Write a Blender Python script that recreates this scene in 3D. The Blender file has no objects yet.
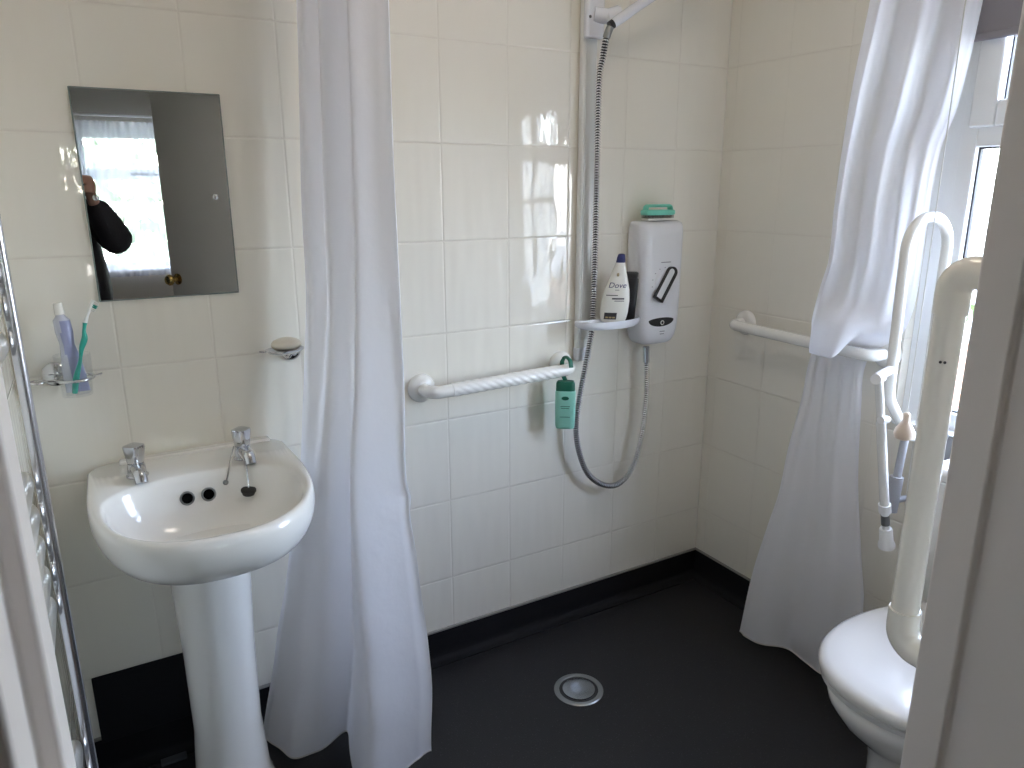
import bpy, bmesh, math, random
from mathutils import Vector, Matrix
random.seed(7)
PI = math.pi
sc = bpy.context.scene
COL = sc.collection

# ------------------------------------------------------------------ camera
CAM_LOC = Vector((-1.8344, -1.8235, 1.4064))
YAW, PITCH, ROLL, F_PX = -0.5203, -0.2610, 0.0030, 733.82
cam_d = bpy.data.cameras.new('camera')
cam_d.sensor_width = 36.0
cam_d.lens = F_PX / 1024.0 * 36.0
cam_d.clip_start = 0.005
cam = bpy.data.objects.new('camera', cam_d)
COL.objects.link(cam)
_R = Matrix.Rotation(YAW, 3, 'Z') @ Matrix.Rotation(PITCH, 3, 'X') @ Matrix.Rotation(ROLL, 3, 'Y')
_M = Matrix((_R.col[0], _R.col[2], -_R.col[1])).transposed().to_4x4()
_M.translation = CAM_LOC
cam.matrix_world = _M
sc.camera = cam

# ------------------------------------------------------------------ sky and exposure
world = bpy.data.worlds.new('sky')
sc.world = world
world.use_nodes = True
wn = world.node_tree
wn.nodes.clear()
w_out = wn.nodes.new('ShaderNodeOutputWorld')
w_bg = wn.nodes.new('ShaderNodeBackground')
w_sky = wn.nodes.new('ShaderNodeTexSky')
w_sky.sky_type = 'NISHITA'
w_sky.sun_disc = False
w_sky.sun_elevation = math.radians(42)
w_sky.sun_rotation = math.radians(200)
w_sky.air_density = 1.0
w_sky.dust_density = 1.2
w_mix = wn.nodes.new('ShaderNodeMix')
w_mix.data_type = 'RGBA'
w_mix.inputs['Factor'].default_value = 0.5
w_mix.inputs['B'].default_value = (3.7, 3.75, 4.85, 1)
wn.links.new(w_sky.outputs['Color'], w_mix.inputs['A'])
wn.links.new(w_mix.outputs['Result'], w_bg.inputs['Color'])
w_bg.inputs['Strength'].default_value = 0.7
wn.links.new(w_bg.outputs['Background'], w_out.inputs['Surface'])

def portal(name, loc, rot, sx, sy):
    l = bpy.data.lights.new(name, 'AREA')
    l.shape = 'RECTANGLE'
    l.size, l.size_y = sx, sy
    l.cycles.is_portal = True
    o = bpy.data.objects.new(name, l)
    COL.objects.link(o)
    o.location, o.rotation_euler = loc, rot
portal('window_light_portal', (0.26, -1.05, 1.375), (0, math.radians(90), 0), 1.17, 0.68)
portal('bedroom_window_light_portal', (-1.08, -5.06, 1.36), (math.radians(90), 0, 0), 1.5, 1.1)

sc.view_settings.view_transform = 'Standard'
sc.view_settings.look = 'None'
sc.view_settings.exposure = 3.40
sc.view_settings.gamma = 1.0
sc.view_settings.use_curve_mapping = False
sc.cycles.use_denoising = True
sc.cycles.max_bounces = 14
sc.cycles.diffuse_bounces = 8
sc.cycles.transparent_max_bounces = 16
sc.cycles.sample_clamp_indirect = 6.0
sc.cycles.caustics_reflective = False
sc.cycles.blur_glossy = 0.1

# ------------------------------------------------------------------ materials
MAT = {}
def mat(name, col, rough=0.5, metal=0.0, spec=0.5, coat=0.0, noise=0.0, nscale=30.0, bump=0.0, bscale=60.0, trans=0.0, ior=1.5):
    m = bpy.data.materials.new(name)
    m.use_nodes = True
    nt = m.node_tree
    b = nt.nodes['Principled BSDF']
    b.inputs['Base Color'].default_value = (*col, 1)
    b.inputs['Roughness'].default_value = rough
    b.inputs['Metallic'].default_value = metal
    b.inputs['Specular IOR Level'].default_value = spec
    b.inputs['Coat Weight'].default_value = coat
    b.inputs['Coat Roughness'].default_value = 0.06
    b.inputs['Transmission Weight'].default_value = trans
    b.inputs['IOR'].default_value = ior
    if noise or bump:
        tc = nt.nodes.new('ShaderNodeTexCoord')
    if noise:
        n = nt.nodes.new('ShaderNodeTexNoise')
        n.inputs['Scale'].default_value = nscale
        n.inputs['Detail'].default_value = 4
        nt.links.new(tc.outputs['Object'], n.inputs['Vector'])
        mx = nt.nodes.new('ShaderNodeMix')
        mx.data_type = 'RGBA'
        mx.inputs['A'].default_value = (*[c * (1 - noise) for c in col], 1)
        mx.inputs['B'].default_value = (*[min(1, c * (1 + noise)) for c in col], 1)
        nt.links.new(n.outputs['Fac'], mx.inputs['Factor'])
        nt.links.new(mx.outputs['Result'], b.inputs['Base Color'])
    if bump:
        n2 = nt.nodes.new('ShaderNodeTexNoise')
        n2.inputs['Scale'].default_value = bscale
        n2.inputs['Detail'].default_value = 3
        nt.links.new(tc.outputs['Object'], n2.inputs['Vector'])
        bp = nt.nodes.new('ShaderNodeBump')
        bp.inputs['Distance'].default_value = bump
        nt.links.new(n2.outputs['Fac'], bp.inputs['Height'])
        nt.links.new(bp.outputs['Normal'], b.inputs['Normal'])
    MAT[name] = m
    return m

def N(nt, t, **kw):
    n = nt.nodes.new(t)
    for k, v in kw.items():
        setattr(n, k, v)
    return n

def math_n(nt, op, a, b=None, c=None):
    n = N(nt, 'ShaderNodeMath', operation=op)
    for i, v in enumerate((a, b, c)):
        if v is None:
            continue
        if isinstance(v, (int, float)):
            n.inputs[i].default_value = v
        else:
            nt.links.new(v, n.inputs[i])
    return n.outputs[0]

def tile_mat(name, axis, off, tilt=0.012, wave=0.00042, vw=1.0):
    """Glazed cream wall tile 200 x 250 mm, each tile a touch out of plane and gently wavy."""
    m = bpy.data.materials.new(name)
    m.use_nodes = True
    nt = m.node_tree
    b = nt.nodes['Principled BSDF']
    g = N(nt, 'ShaderNodeNewGeometry')
    s = N(nt, 'ShaderNodeSeparateXYZ')
    nt.links.new(g.outputs['Position'], s.inputs[0])
    u = math_n(nt, 'DIVIDE', math_n(nt, 'ADD', s.outputs[axis], off), 0.2)
    v = math_n(nt, 'DIVIDE', math_n(nt, 'SUBTRACT', s.outputs['Z'], 1.769), 0.25)
    fu = math_n(nt, 'SUBTRACT', math_n(nt, 'FRACT', u), 0.5)
    fv = math_n(nt, 'SUBTRACT', math_n(nt, 'FRACT', v), 0.5)
    du = math_n(nt, 'MULTIPLY', math_n(nt, 'SUBTRACT', 0.5, math_n(nt, 'ABSOLUTE', fu)), 0.2)
    du = math_n(nt, 'ADD', du, (1 - vw) * 0.0016)
    dv = math_n(nt, 'MULTIPLY', math_n(nt, 'SUBTRACT', 0.5, math_n(nt, 'ABSOLUTE', fv)), 0.25)
    edge = math_n(nt, 'MINIMUM', du, dv)
    mr = N(nt, 'ShaderNodeMapRange')
    mr.inputs['From Min'].default_value = 0.0009
    mr.inputs['From Max'].default_value = 0.0017
    nt.links.new(edge, mr.inputs['Value'])
    cmb = N(nt, 'ShaderNodeCombineXYZ')
    nt.links.new(math_n(nt, 'FLOOR', u), cmb.inputs[0])
    nt.links.new(math_n(nt, 'FLOOR', v), cmb.inputs[1])
    wn_ = N(nt, 'ShaderNodeTexWhiteNoise', noise_dimensions='2D')
    nt.links.new(cmb.outputs[0], wn_.inputs['Vector'])
    sr = N(nt, 'ShaderNodeSeparateColor')
    nt.links.new(wn_.outputs['Color'], sr.inputs[0])
    # colour
    mx = N(nt, 'ShaderNodeMix', data_type='RGBA')
    mx.inputs['A'].default_value = (0.72, 0.68, 0.61, 1)
    mx.inputs['B'].default_value = (0.80, 0.768, 0.69, 1)
    nt.links.new(mr.outputs[0], mx.inputs['Factor'])
    nt.links.new(mx.outputs['Result'], b.inputs['Base Color'])
    rr = N(nt, 'ShaderNodeMapRange')
    rr.inputs['To Min'].default_value = 0.6
    rr.inputs['To Max'].default_value = 0.025
    nt.links.new(mr.outputs[0], rr.inputs['Value'])
    nt.links.new(rr.outputs[0], b.inputs['Roughness'])
    b.inputs['Specular IOR Level'].default_value = 0.5
    # height in metres: tilt of each tile + waves in the glaze + rounded edge
    hu = math_n(nt, 'MULTIPLY', math_n(nt, 'MULTIPLY', fu, 0.2), math_n(nt, 'MULTIPLY', math_n(nt, 'SUBTRACT', sr.outputs[0], 0.5), tilt * 2))
    hv = math_n(nt, 'MULTIPLY', math_n(nt, 'MULTIPLY', fv, 0.25), math_n(nt, 'MULTIPLY', math_n(nt, 'SUBTRACT', sr.outputs[1], 0.5), tilt * 2))
    mp = N(nt, 'ShaderNodeMapping')
    mp.inputs['Scale'].default_value = (19, 19, 4)
    nt.links.new(g.outputs['Position'], mp.inputs[0])
    nz = N(nt, 'ShaderNodeTexNoise')
    nz.inputs['Scale'].default_value = 1.0
    nz.inputs['Detail'].default_value = 1.0
    nt.links.new(mp.outputs[0], nz.inputs['Vector'])
    wv = math_n(nt, 'MULTIPLY', nz.outputs['Fac'], wave * 6)
    er = N(nt, 'ShaderNodeMapRange', interpolation_type='SMOOTHSTEP')
    er.inputs['From Max'].default_value = 0.005
    er.inputs['To Max'].default_value = 0.0009
    nt.links.new(edge, er.inputs['Value'])
    h = math_n(nt, 'ADD', math_n(nt, 'ADD', hu, hv), math_n(nt, 'ADD', wv, er.outputs[0]))
    bp = N(nt, 'ShaderNodeBump')
    bp.inputs['Distance'].default_value = 1.0
    nt.links.new(h, bp.inputs['Height'])
    nt.links.new(bp.outputs['Normal'], b.inputs['Normal'])
    MAT[name] = m
    return m

tile_mat('tile_x', 'X', 0.0, vw=0.65)
tile_mat('tile_y', 'Y', 0.04, vw=-0.3)

def floor_mat():
    m = bpy.data.materials.new('floor_vinyl')
    m.use_nodes = True
    nt = m.node_tree
    b = nt.nodes['Principled BSDF']
    tc = N(nt, 'ShaderNodeTexCoord')
    vo = N(nt, 'ShaderNodeTexVoronoi')
    vo.inputs['Scale'].default_value = 240
    nt.links.new(tc.outputs['Object'], vo.inputs['Vector'])
    sep = N(nt, 'ShaderNodeSeparateColor')
    nt.links.new(vo.outputs['Color'], sep.inputs[0])
    spk = math_n(nt, 'MULTIPLY', math_n(nt, 'LESS_THAN', vo.outputs['Distance'], 0.26), math_n(nt, 'GREATER_THAN', sep.outputs[0], 0.88))
    nz = N(nt, 'ShaderNodeTexNoise')
    nz.inputs['Scale'].default_value = 5
    nz.inputs['Detail'].default_value = 5
    nt.links.new(tc.outputs['Object'], nz.inputs['Vector'])
    m0 = N(nt, 'ShaderNodeMix', data_type='RGBA')
    m0.inputs['A'].default_value = (0.0125, 0.0130, 0.0155, 1)
    m0.inputs['B'].default_value = (0.019, 0.0185, 0.020, 1)
    nt.links.new(nz.outputs['Fac'], m0.inputs['Factor'])
    m1 = N(nt, 'ShaderNodeMix', data_type='RGBA')
    m1.inputs['B'].default_value = (0.055, 0.055, 0.06, 1)
    nt.links.new(m0.outputs['Result'], m1.inputs['A'])
    nt.links.new(spk, m1.inputs['Factor'])
    nt.links.new(m1.outputs['Result'], b.inputs['Base Color'])
    b.inputs['Roughness'].default_value = 0.52
    b.inputs['Specular IOR Level'].default_value = 0.3
    n2 = N(nt, 'ShaderNodeTexNoise')
    n2.inputs['Scale'].default_value = 350
    nt.links.new(tc.outputs['Object'], n2.inputs['Vector'])
    bp = N(nt, 'ShaderNodeBump')
    bp.inputs['Distance'].default_value = 0.0006
    nt.links.new(n2.outputs['Fac'], bp.inputs['Height'])
    nt.links.new(bp.outputs['Normal'], b.inputs['Normal'])
    MAT['floor_vinyl'] = m
floor_mat()

def cloth_mat(name, col, transl, transp=0.0, weave=900, rough=0.6):
    m = bpy.data.materials.new(name)
    m.use_nodes = True
    nt = m.node_tree
    nt.nodes.remove(nt.nodes['Principled BSDF'])
    out = nt.nodes['Material Output']
    b = N(nt, 'ShaderNodeBsdfPrincipled')
    b.inputs['Base Color'].default_value = (*col, 1)
    b.inputs['Roughness'].default_value = rough
    b.inputs['Specular IOR Level'].default_value = 0.35
    b.inputs['Sheen Weight'].default_value = 0.15
    t = N(nt, 'ShaderNodeBsdfTranslucent')
    t.inputs['Color'].default_value = (*col, 1)
    mx = N(nt, 'ShaderNodeMixShader')
    mx.inputs[0].default_value = transl
    nt.links.new(b.outputs[0], mx.inputs[1])
    nt.links.new(t.outputs[0], mx.inputs[2])
    tc = N(nt, 'ShaderNodeTexCoord')
    nz = N(nt, 'ShaderNodeTexNoise')
    nz.inputs['Scale'].default_value = 22
    nz.inputs['Detail'].default_value = 3
    nt.links.new(tc.outputs['Object'], nz.inputs['Vector'])
    bp = N(nt, 'ShaderNodeBump')
    bp.inputs['Distance'].default_value = 0.003
    nt.links.new(nz.outputs['Fac'], bp.inputs['Height'])
    nt.links.new(bp.outputs['Normal'], b.inputs['Normal'])
    last = mx.outputs[0]
    if transp:
        tr = N(nt, 'ShaderNodeBsdfTransparent')
        m2 = N(nt, 'ShaderNodeMixShader')
        m2.inputs[0].default_value = transp
        nt.links.new(last, m2.inputs[1])
        nt.links.new(tr.outputs[0], m2.inputs[2])
        last = m2.outputs[0]
    nt.links.new(last, out.inputs['Surface'])
    MAT[name] = m
cloth_mat('curtain_cloth', (0.89, 0.895, 0.945), 0.50)
cloth_mat('hem_cloth', (0.78, 0.76, 0.74), 0.15)
cloth_mat('net_cloth', (0.88, 0.90, 0.94), 0.15, 0.60)

def glass_mat(name, tint=(1, 1, 1)):
    m = bpy.data.materials.new(name)
    m.use_nodes = True
    nt = m.node_tree
    nt.nodes.remove(nt.nodes['Principled BSDF'])
    out = nt.nodes['Material Output']
    tr = N(nt, 'ShaderNodeBsdfTransparent')
    tr.inputs['Color'].default_value = (*tint, 1)
    gl = N(nt, 'ShaderNodeBsdfGlossy')
    gl.inputs['Roughness'].default_value = 0.02
    lw = N(nt, 'ShaderNodeLayerWeight')
    lw.inputs['Blend'].default_value = 0.15
    fr = N(nt, 'ShaderNodeMath', operation='MULTIPLY_ADD')
    fr.inputs[1].default_value = 0.4
    fr.inputs[2].default_value = 0.03
    nt.links.new(lw.outputs['Facing'], fr.inputs[0])
    mx = N(nt, 'ShaderNodeMixShader')
    nt.links.new(fr.outputs[0], mx.inputs[0])
    nt.links.new(tr.outputs[0], mx.inputs[1])
    nt.links.new(gl.outputs[0], mx.inputs[2])
    nt.links.new(mx.outputs[0], out.inputs['Surface'])
    MAT[name] = m
glass_mat('window_glass', (0.94, 0.97, 0.96))
glass_mat('clear_plastic', (0.975, 0.98, 0.98))

mat('ceramic', (0.84, 0.825, 0.79), 0.12, coat=0.4)
mat('toilet_plastic', (0.70, 0.69, 0.67), 0.16, coat=0.3)
mat('chrome', (0.60, 0.61, 0.63), 0.09, 1.0)
mat('satin_steel', (0.30, 0.31, 0.31), 0.34, 1.0, noise=0.08)
mat('chrome_bar', (0.78, 0.77, 0.74), 0.36, 1.0)
mat('chrome_post', (0.70, 0.70, 0.74), 0.2, 1.0)
mat('chrome_hose', (0.80, 0.80, 0.80), 0.25, 1.0)
mat('hose_groove_shade', (0.02, 0.02, 0.02), 0.6)  # shade between the hose ribs, painted as near black
mat('brass', (0.55, 0.38, 0.14), 0.22, 1.0)
mat('mirror_glass', (0.93, 0.94, 0.94), 0.0, 1.0)
mat('mirror_edge', (0.20, 0.24, 0.23), 0.2)
mat('white_plastic', (0.80, 0.80, 0.80), 0.28)
mat('rail_plastic', (0.80, 0.79, 0.76), 0.22, coat=0.2)
mat('cream_rail', (0.90, 0.87, 0.79), 0.24, coat=0.3)
mat('unit_plastic', (0.76, 0.76, 0.79), 0.25)
mat('bracket_grey', (0.34, 0.34, 0.36), 0.4)
mat('unit_grey', (0.50, 0.50, 0.52), 0.35)
mat('riser_plastic', (0.74, 0.74, 0.72), 0.3)
mat('riser_face', (0.66, 0.67, 0.66), 0.25)
mat('tray_plastic', (0.74, 0.75, 0.80), 0.22)
mat('drain_cover', (0.34, 0.37, 0.42), 0.25, 1.0)
mat('black_plastic', (0.012, 0.012, 0.014), 0.3)
mat('rubber', (0.02, 0.02, 0.02), 0.6)
mat('grey_rubber', (0.12, 0.12, 0.12), 0.6)
mat('vinyl_black', (0.009, 0.009, 0.011), 0.7, spec=0.2)
mat('trim_grey', (0.22, 0.21, 0.20), 0.5)
mat('paint_white', (0.66, 0.63, 0.58), 0.42, bump=0.0006, bscale=40)
mat('door_paint', (0.60, 0.59, 0.56), 0.38, bump=0.0005, bscale=30)
mat('jamb_paint', (0.80, 0.745, 0.715), 0.4, bump=0.0006, bscale=35)
mat('ceiling_paint', (0.80, 0.79, 0.76), 0.8)
mat('bedroom_paint', (0.45, 0.42, 0.38), 0.8, noise=0.03, nscale=6)
mat('carpet', (0.33, 0.26, 0.20), 0.95, noise=0.2, nscale=220, bump=0.004, bscale=320)
mat('upvc', (0.82, 0.84, 0.86), 0.25)
mat('gasket', (0.02, 0.02, 0.025), 0.6)
mat('blind_cloth', (0.27, 0.255, 0.285), 0.85)
mat('soap', (0.80, 0.74, 0.63), 0.4)
mat('turquoise', (0.17, 0.60, 0.47), 0.3)
mat('bristle_white', (0.72, 0.70, 0.66), 0.8)
mat('bottle_white', (0.80, 0.79, 0.74), 0.25)
mat('navy', (0.02, 0.025, 0.12), 0.3)
mat('print_dark', (0.03, 0.028, 0.035), 0.5)
mat('print_gold', (0.36, 0.28, 0.14), 0.4)
mat('print_grey', (0.28, 0.28, 0.30), 0.5)
mat('bottle_green', (0.27, 0.60, 0.49), 0.28)
mat('dark_green', (0.012, 0.12, 0.075), 0.3)
mat('brush_green', (0.02, 0.35, 0.27), 0.3)
mat('brush_white', (0.80, 0.82, 0.80), 0.3)
mat('paste_clear', (0.55, 0.57, 0.66), 0.2)
mat('paste_blue', (0.30, 0.32, 0.50), 0.3)
mat('acorn', (0.62, 0.50, 0.40), 0.35)
mat('cord', (0.62, 0.62, 0.60), 0.7)
mat('patch_grey', (0.055, 0.06, 0.065), 0.5)
mat('skin', (0.50, 0.29, 0.22), 0.5, noise=0.05, nscale=40)
mat('jacket', (0.016, 0.017, 0.024), 0.75, bump=0.002, bscale=90)
mat('trousers', (0.020, 0.022, 0.035), 0.8)
mat('shoe', (0.02, 0.018, 0.016), 0.5)
mat('hair', (0.10, 0.075, 0.055), 0.6, bump=0.004, bscale=200)
mat('eye_white', (0.75, 0.75, 0.73), 0.2)
mat('camera_body', (0.03, 0.03, 0.033), 0.4)
mat('lens_glass', (0.01, 0.01, 0.015), 0.05)
mat('ground_slabs', (0.45, 0.43, 0.40), 0.9, noise=0.15, nscale=4)
mat('added_hedge_pale', (0.36, 0.42, 0.28), 0.7, noise=0.3, nscale=20)
mat('hole_shade', (0.004, 0.004, 0.004), 1.0, spec=0.0)
mat('hedge_leaf', (0.12, 0.22, 0.07), 0.7, noise=0.4, nscale=25)

def brick_mat():
    m = bpy.data.materials.new('brick')
    m.use_nodes = True
    nt = m.node_tree
    b = nt.nodes['Principled BSDF']
    tc = N(nt, 'ShaderNodeTexCoord')
    mp = N(nt, 'ShaderNodeMapping')
    mp.inputs['Rotation'].default_value = (PI / 2, 0, PI / 2)
    nt.links.new(tc.outputs['Object'], mp.inputs[0])
    br = N(nt, 'ShaderNodeTexBrick')
    br.inputs['Color1'].default_value = (0.42, 0.22, 0.15, 1)
    br.inputs['Color2'].default_value = (0.50, 0.28, 0.20, 1)
    br.inputs['Mortar'].default_value = (0.55, 0.52, 0.47, 1)
    br.inputs['Scale'].default_value = 1.0
    br.inputs['Brick Width'].default_value = 0.225
    br.inputs['Row Height'].default_value = 0.075
    br.inputs['Mortar Size'].default_value = 0.01
    nt.links.new(mp.outputs[0], br.inputs['Vector'])
    nt.links.new(br.outputs['Color'], b.inputs['Base Color'])
    b.inputs['Roughness'].default_value = 0.9
    MAT['brick'] = m
brick_mat()

# ------------------------------------------------------------------ helpers
ORG = {}
def tag(o, label, cat, group=None, kind=None):
    o['label'] = label
    o['category'] = cat
    if group:
        o['group'] = group
    if kind:
        o['kind'] = kind
    return o

def thing(name, label, cat, loc, group=None, kind=None):
    o = bpy.data.objects.new(name, None)
    o.empty_display_size = 0.05
    COL.objects.link(o)
    o.location = loc
    ORG[o.name] = Vector(loc)
    return tag(o, label, cat, group, kind)

def obj(name, bm, m, parent=None, smooth=True, angle=38, bevel=0.0, seg=2, origin=None):
    """Links bm (built in world coordinates) as ONE mesh object; parented parts keep their thing's origin."""
    bmesh.ops.recalc_face_normals(bm, faces=bm.faces)
    org = ORG[parent.name] if parent is not None else (Vector(origin) if origin is not None else Vector((0, 0, 0)))
    bmesh.ops.translate(bm, verts=bm.verts, vec=-org)
    me = bpy.data.meshes.new(name)
    bm.to_mesh(me)
    bm.free()
    mats = m if isinstance(m, (list, tuple)) else [m]
    for x in mats:
        me.materials.append(MAT[x])
    o = bpy.data.objects.new(name, me)
    COL.objects.link(o)
    if parent is not None:
        o.parent = parent
    elif origin is not None:
        o.location = origin
    ORG[o.name] = org
    if smooth:
        me.polygons.foreach_set('use_smooth', [True] * len(me.polygons))
        me.set_sharp_from_angle(angle=math.radians(angle))
    if bevel:
        md = o.modifiers.new('bevel', 'BEVEL')
        md.width = bevel
        md.segments = seg
        md.limit_method = 'ANGLE'
        md.angle_limit = math.radians(40)
        md.harden_normals = False
    return o

def BM():
    return bmesh.new()

def box(bm, x0, x1, y0, y1, z0, z1, mi=0):
    vs = [bm.verts.new((x, y, z)) for x in (x0, x1) for y in (y0, y1) for z in (z0, z1)]
    for q in ((0, 1, 3, 2), (4, 6, 7, 5), (0, 4, 5, 1), (2, 3, 7, 6), (0, 2, 6, 4), (1, 5, 7, 3)):
        f = bm.faces.new([vs[i] for i in q])
        f.material_index = mi
    return bm

def loft(bm, rings, cap0=True, cap1=True, closed=True, mi=0):
    vr = [[bm.verts.new(p) for p in r] for r in rings]
    n = len(vr[0])
    for a, b in zip(vr, vr[1:]):
        for i in range(n if closed else n - 1):
            j = (i + 1) % n
            f = bm.faces.new((a[i], a[j], b[j], b[i]))
            f.material_index = mi
    if cap0:
        bm.faces.new(vr[0][::-1]).material_index = mi
    if cap1:
        bm.faces.new(vr[-1]).material_index = mi
    return vr

def frames(pts):
    pts = [Vector(p) for p in pts]
    tans = []
    for i in range(len(pts)):
        a = pts[max(0, i - 1)]
        b = pts[min(len(pts) - 1, i + 1)]
        tans.append((b - a).normalized())
    t0 = tans[0]
    up = Vector((0, 0, 1)) if abs(t0.z) < 0.9 else Vector((1, 0, 0))
    n = (up - t0 * up.dot(t0)).normalized()
    out = []
    for p, t in zip(pts, tans):
        n = (n - t * n.dot(t)).normalized()
        out.append((p, n, t.cross(n)))
    return out

def tube(bm, pts, r, seg=14, cap=True, mi=0, rfun=None, sq=None):
    rings = []
    fr = frames(pts)
    for i, (p, n, b) in enumerate(fr):
        rr = r[i] if isinstance(r, (list, tuple)) else r
        ring = []
        for k in range(seg):
            a = 2 * PI * k / seg
            q = rr if rfun is None else rfun(i, a)
            c, s = math.cos(a), math.sin(a)
            if sq:
                c, s = c * sq[0], s * sq[1]
            ring.append(p + n * (q * c) + b * (q * s))
        rings.append(ring)
    loft(bm, rings, cap, cap, mi=mi)
    return bm

def lathe(bm, prof, org, axis=(0, 0, 1), seg=28, cap0=True, cap1=True, mi=0):
    ax = Vector(axis).normalized()
    up = Vector((0, 0, 1)) if abs(ax.z) < 0.9 else Vector((1, 0, 0))
    n = (up - ax * up.dot(ax)).normalized()
    b = ax.cross(n)
    o = Vector(org)
    rings = [[o + ax * h + n * (r * math.cos(2 * PI * k / seg)) + b * (r * math.sin(2 * PI * k / seg)) for k in range(seg)] for r, h in prof]
    loft(bm, rings, cap0, cap1, mi=mi)
    return bm

def torus(bm, org, R, r, axis=(0, 0, 1), seg=36, ts=10, mi=0):
    ax = Vector(axis).normalized()
    up = Vector((0, 0, 1)) if abs(ax.z) < 0.9 else Vector((1, 0, 0))
    n = (up - ax * up.dot(ax)).normalized()
    b = ax.cross(n)
    o = Vector(org)
    rings = []
    for k in range(seg + 1):
        a = 2 * PI * k / seg
        d = n * math.cos(a) + b * math.sin(a)
        rings.append([o + d * (R + r * math.cos(2 * PI * j / ts)) + ax * (r * math.sin(2 * PI * j / ts)) for j in range(ts)])
    loft(bm, rings, False, False, mi=mi)
    bmesh.ops.remove_doubles(bm, verts=bm.verts, dist=1e-6)
    return bm

def ball(bm, c, rx, ry=None, rz=None, seg=20, mi=0):
    ry = rx if ry is None else ry
    rz = rx if rz is None else rz
    r = bmesh.ops.create_uvsphere(bm, u_segments=seg, v_segments=max(8, seg * 2 // 3), radius=1.0)
    for v in r['verts']:
        v.co = Vector((c[0] + v.co.x * rx, c[1] + v.co.y * ry, c[2] + v.co.z * rz))
    return bm

def spline(pts, n=8):
    P = [Vector(p) for p in pts]
    out = []
    for i in range(len(P) - 1):
        p0 = P[max(0, i - 1)]; p1 = P[i]; p2 = P[i + 1]; p3 = P[min(len(P) - 1, i + 2)]
        for k in range(n):
            t = k / n
            out.append(0.5 * ((2 * p1) + (p2 - p0) * t + (2 * p0 - 5 * p1 + 4 * p2 - p3) * t * t + (3 * p1 - p0 - 3 * p2 + p3) * t ** 3))
    out.append(P[-1])
    return out

def fillet(pts, rad, n=8):
    """Polyline with its inner corners rounded to radius rad."""
    P = [Vector(p) for p in pts]
    out = [P[0]]
    for i in range(1, len(P) - 1):
        a, b, c = P[i - 1], P[i], P[i + 1]
        u = (a - b).normalized(); v = (c - b).normalized()
        ang = u.angle(v)
        d = min(rad / math.tan(ang / 2), (a - b).length * 0.49, (c - b).length * 0.49)
        r_ = d * math.tan(ang / 2)
        ctr = b + (u + v).normalized() * (r_ / math.sin(ang / 2))
        s, e = b + u * d - ctr, b + v * d - ctr
        tot = s.angle(e)
        axn = s.cross(e).normalized()
        for k in range(n + 1):
            out.append(ctr + Matrix.Rotation(tot * k / n, 3, axn) @ s)
    out.append(P[-1])
    return out

def resample(pts, step):
    P = [Vector(p) for p in pts]
    L = [0]
    for a, b in zip(P, P[1:]):
        L.append(L[-1] + (b - a).length)
    n = max(2, int(L[-1] / step))
    out, j = [], 0
    for i in range(n + 1):
        d = L[-1] * i / n
        while j < len(P) - 2 and L[j + 1] < d:
            j += 1
        t = (d - L[j]) / max(1e-9, L[j + 1] - L[j])
        out.append(P[j].lerp(P[j + 1], min(1, max(0, t))))
    return out

def lerp_table(tab, z):
    """tab: list of (z, value tuple), z falling; smooth (cubic) lookup."""
    zs = [t[0] for t in tab]
    if z >= zs[0]:
        return Vector(tab[0][1])
    if z <= zs[-1]:
        return Vector(tab[-1][1])
    for i in range(len(tab) - 1):
        if zs[i] >= z >= zs[i + 1]:
            p1, p2 = Vector(tab[i][1]), Vector(tab[i + 1][1])
            h = zs[i + 1] - zs[i]
            def slope(j):
                if j <= 0 or j >= len(tab) - 1:
                    k = min(max(j, 0), len(tab) - 2)
                    return (Vector(tab[k + 1][1]) - Vector(tab[k][1])) / (zs[k + 1] - zs[k])
                return (Vector(tab[j + 1][1]) - Vector(tab[j - 1][1])) / (zs[j + 1] - zs[j - 1])
            m1, m2 = slope(i) * h, slope(i + 1) * h
            t = (z - zs[i]) / h
            return (2 * t ** 3 - 3 * t ** 2 + 1) * p1 + (t ** 3 - 2 * t ** 2 + t) * m1 + (-2 * t ** 3 + 3 * t ** 2) * p2 + (t ** 3 - t ** 2) * m2

def text_mesh(body, size, mname):
    cu = bpy.data.curves.new('lettering', 'FONT')
    cu.body = body
    cu.size = size
    cu.align_x = 'CENTER'
    cu.align_y = 'CENTER'
    cu.resolution_u = 4
    t = bpy.data.objects.new('lettering', cu)
    COL.objects.link(t)
    dg = bpy.context.evaluated_depsgraph_get()
    me = bpy.data.meshes.new_from_object(t.evaluated_get(dg))
    bpy.data.objects.remove(t)
    bpy.data.curves.remove(cu)
    bm = BM()
    bm.from_mesh(me)
    bpy.data.meshes.remove(me)
    return bm

def structure(name, bm, m, label, cat, **kw):
    return tag(obj(name, bm, m, **kw), label, cat, kind='structure')

# ------------------------------------------------------------------ the room shell
# wall_back: y = 0;  wall_right: x = 0;  wall_left: x = -2.0;  wall_front: y = -1.433, the camera looks in through its doorway
XL, YD, YD2, ZC = -2.0, -1.433, -1.508, 2.36
structure('floor', box(BM(), -2.15, 0.0, -1.47, 0.0, -0.12, 0.0), 'floor_vinyl', 'dark charcoal speckled vinyl wet room floor', 'floor', smooth=False)
structure('floor.001', box(BM(), -3.3, 0.0, -4.8, -1.47, -0.12, -0.001), 'carpet', 'brown carpet of the room outside the doorway', 'floor', smooth=False)
structure('ceiling', box(BM(), -3.4, 0.25, -5.05, 0.2, ZC, ZC + 0.12), 'ceiling_paint', 'white ceiling above the wet room', 'ceiling', smooth=False)
structure('wall_back', box(BM(), -2.15, 0.0, 0.0, 0.2, 0, ZC), 'tile_x', 'cream glazed tiled wall behind basin and shower', 'wall', smooth=False)
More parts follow.
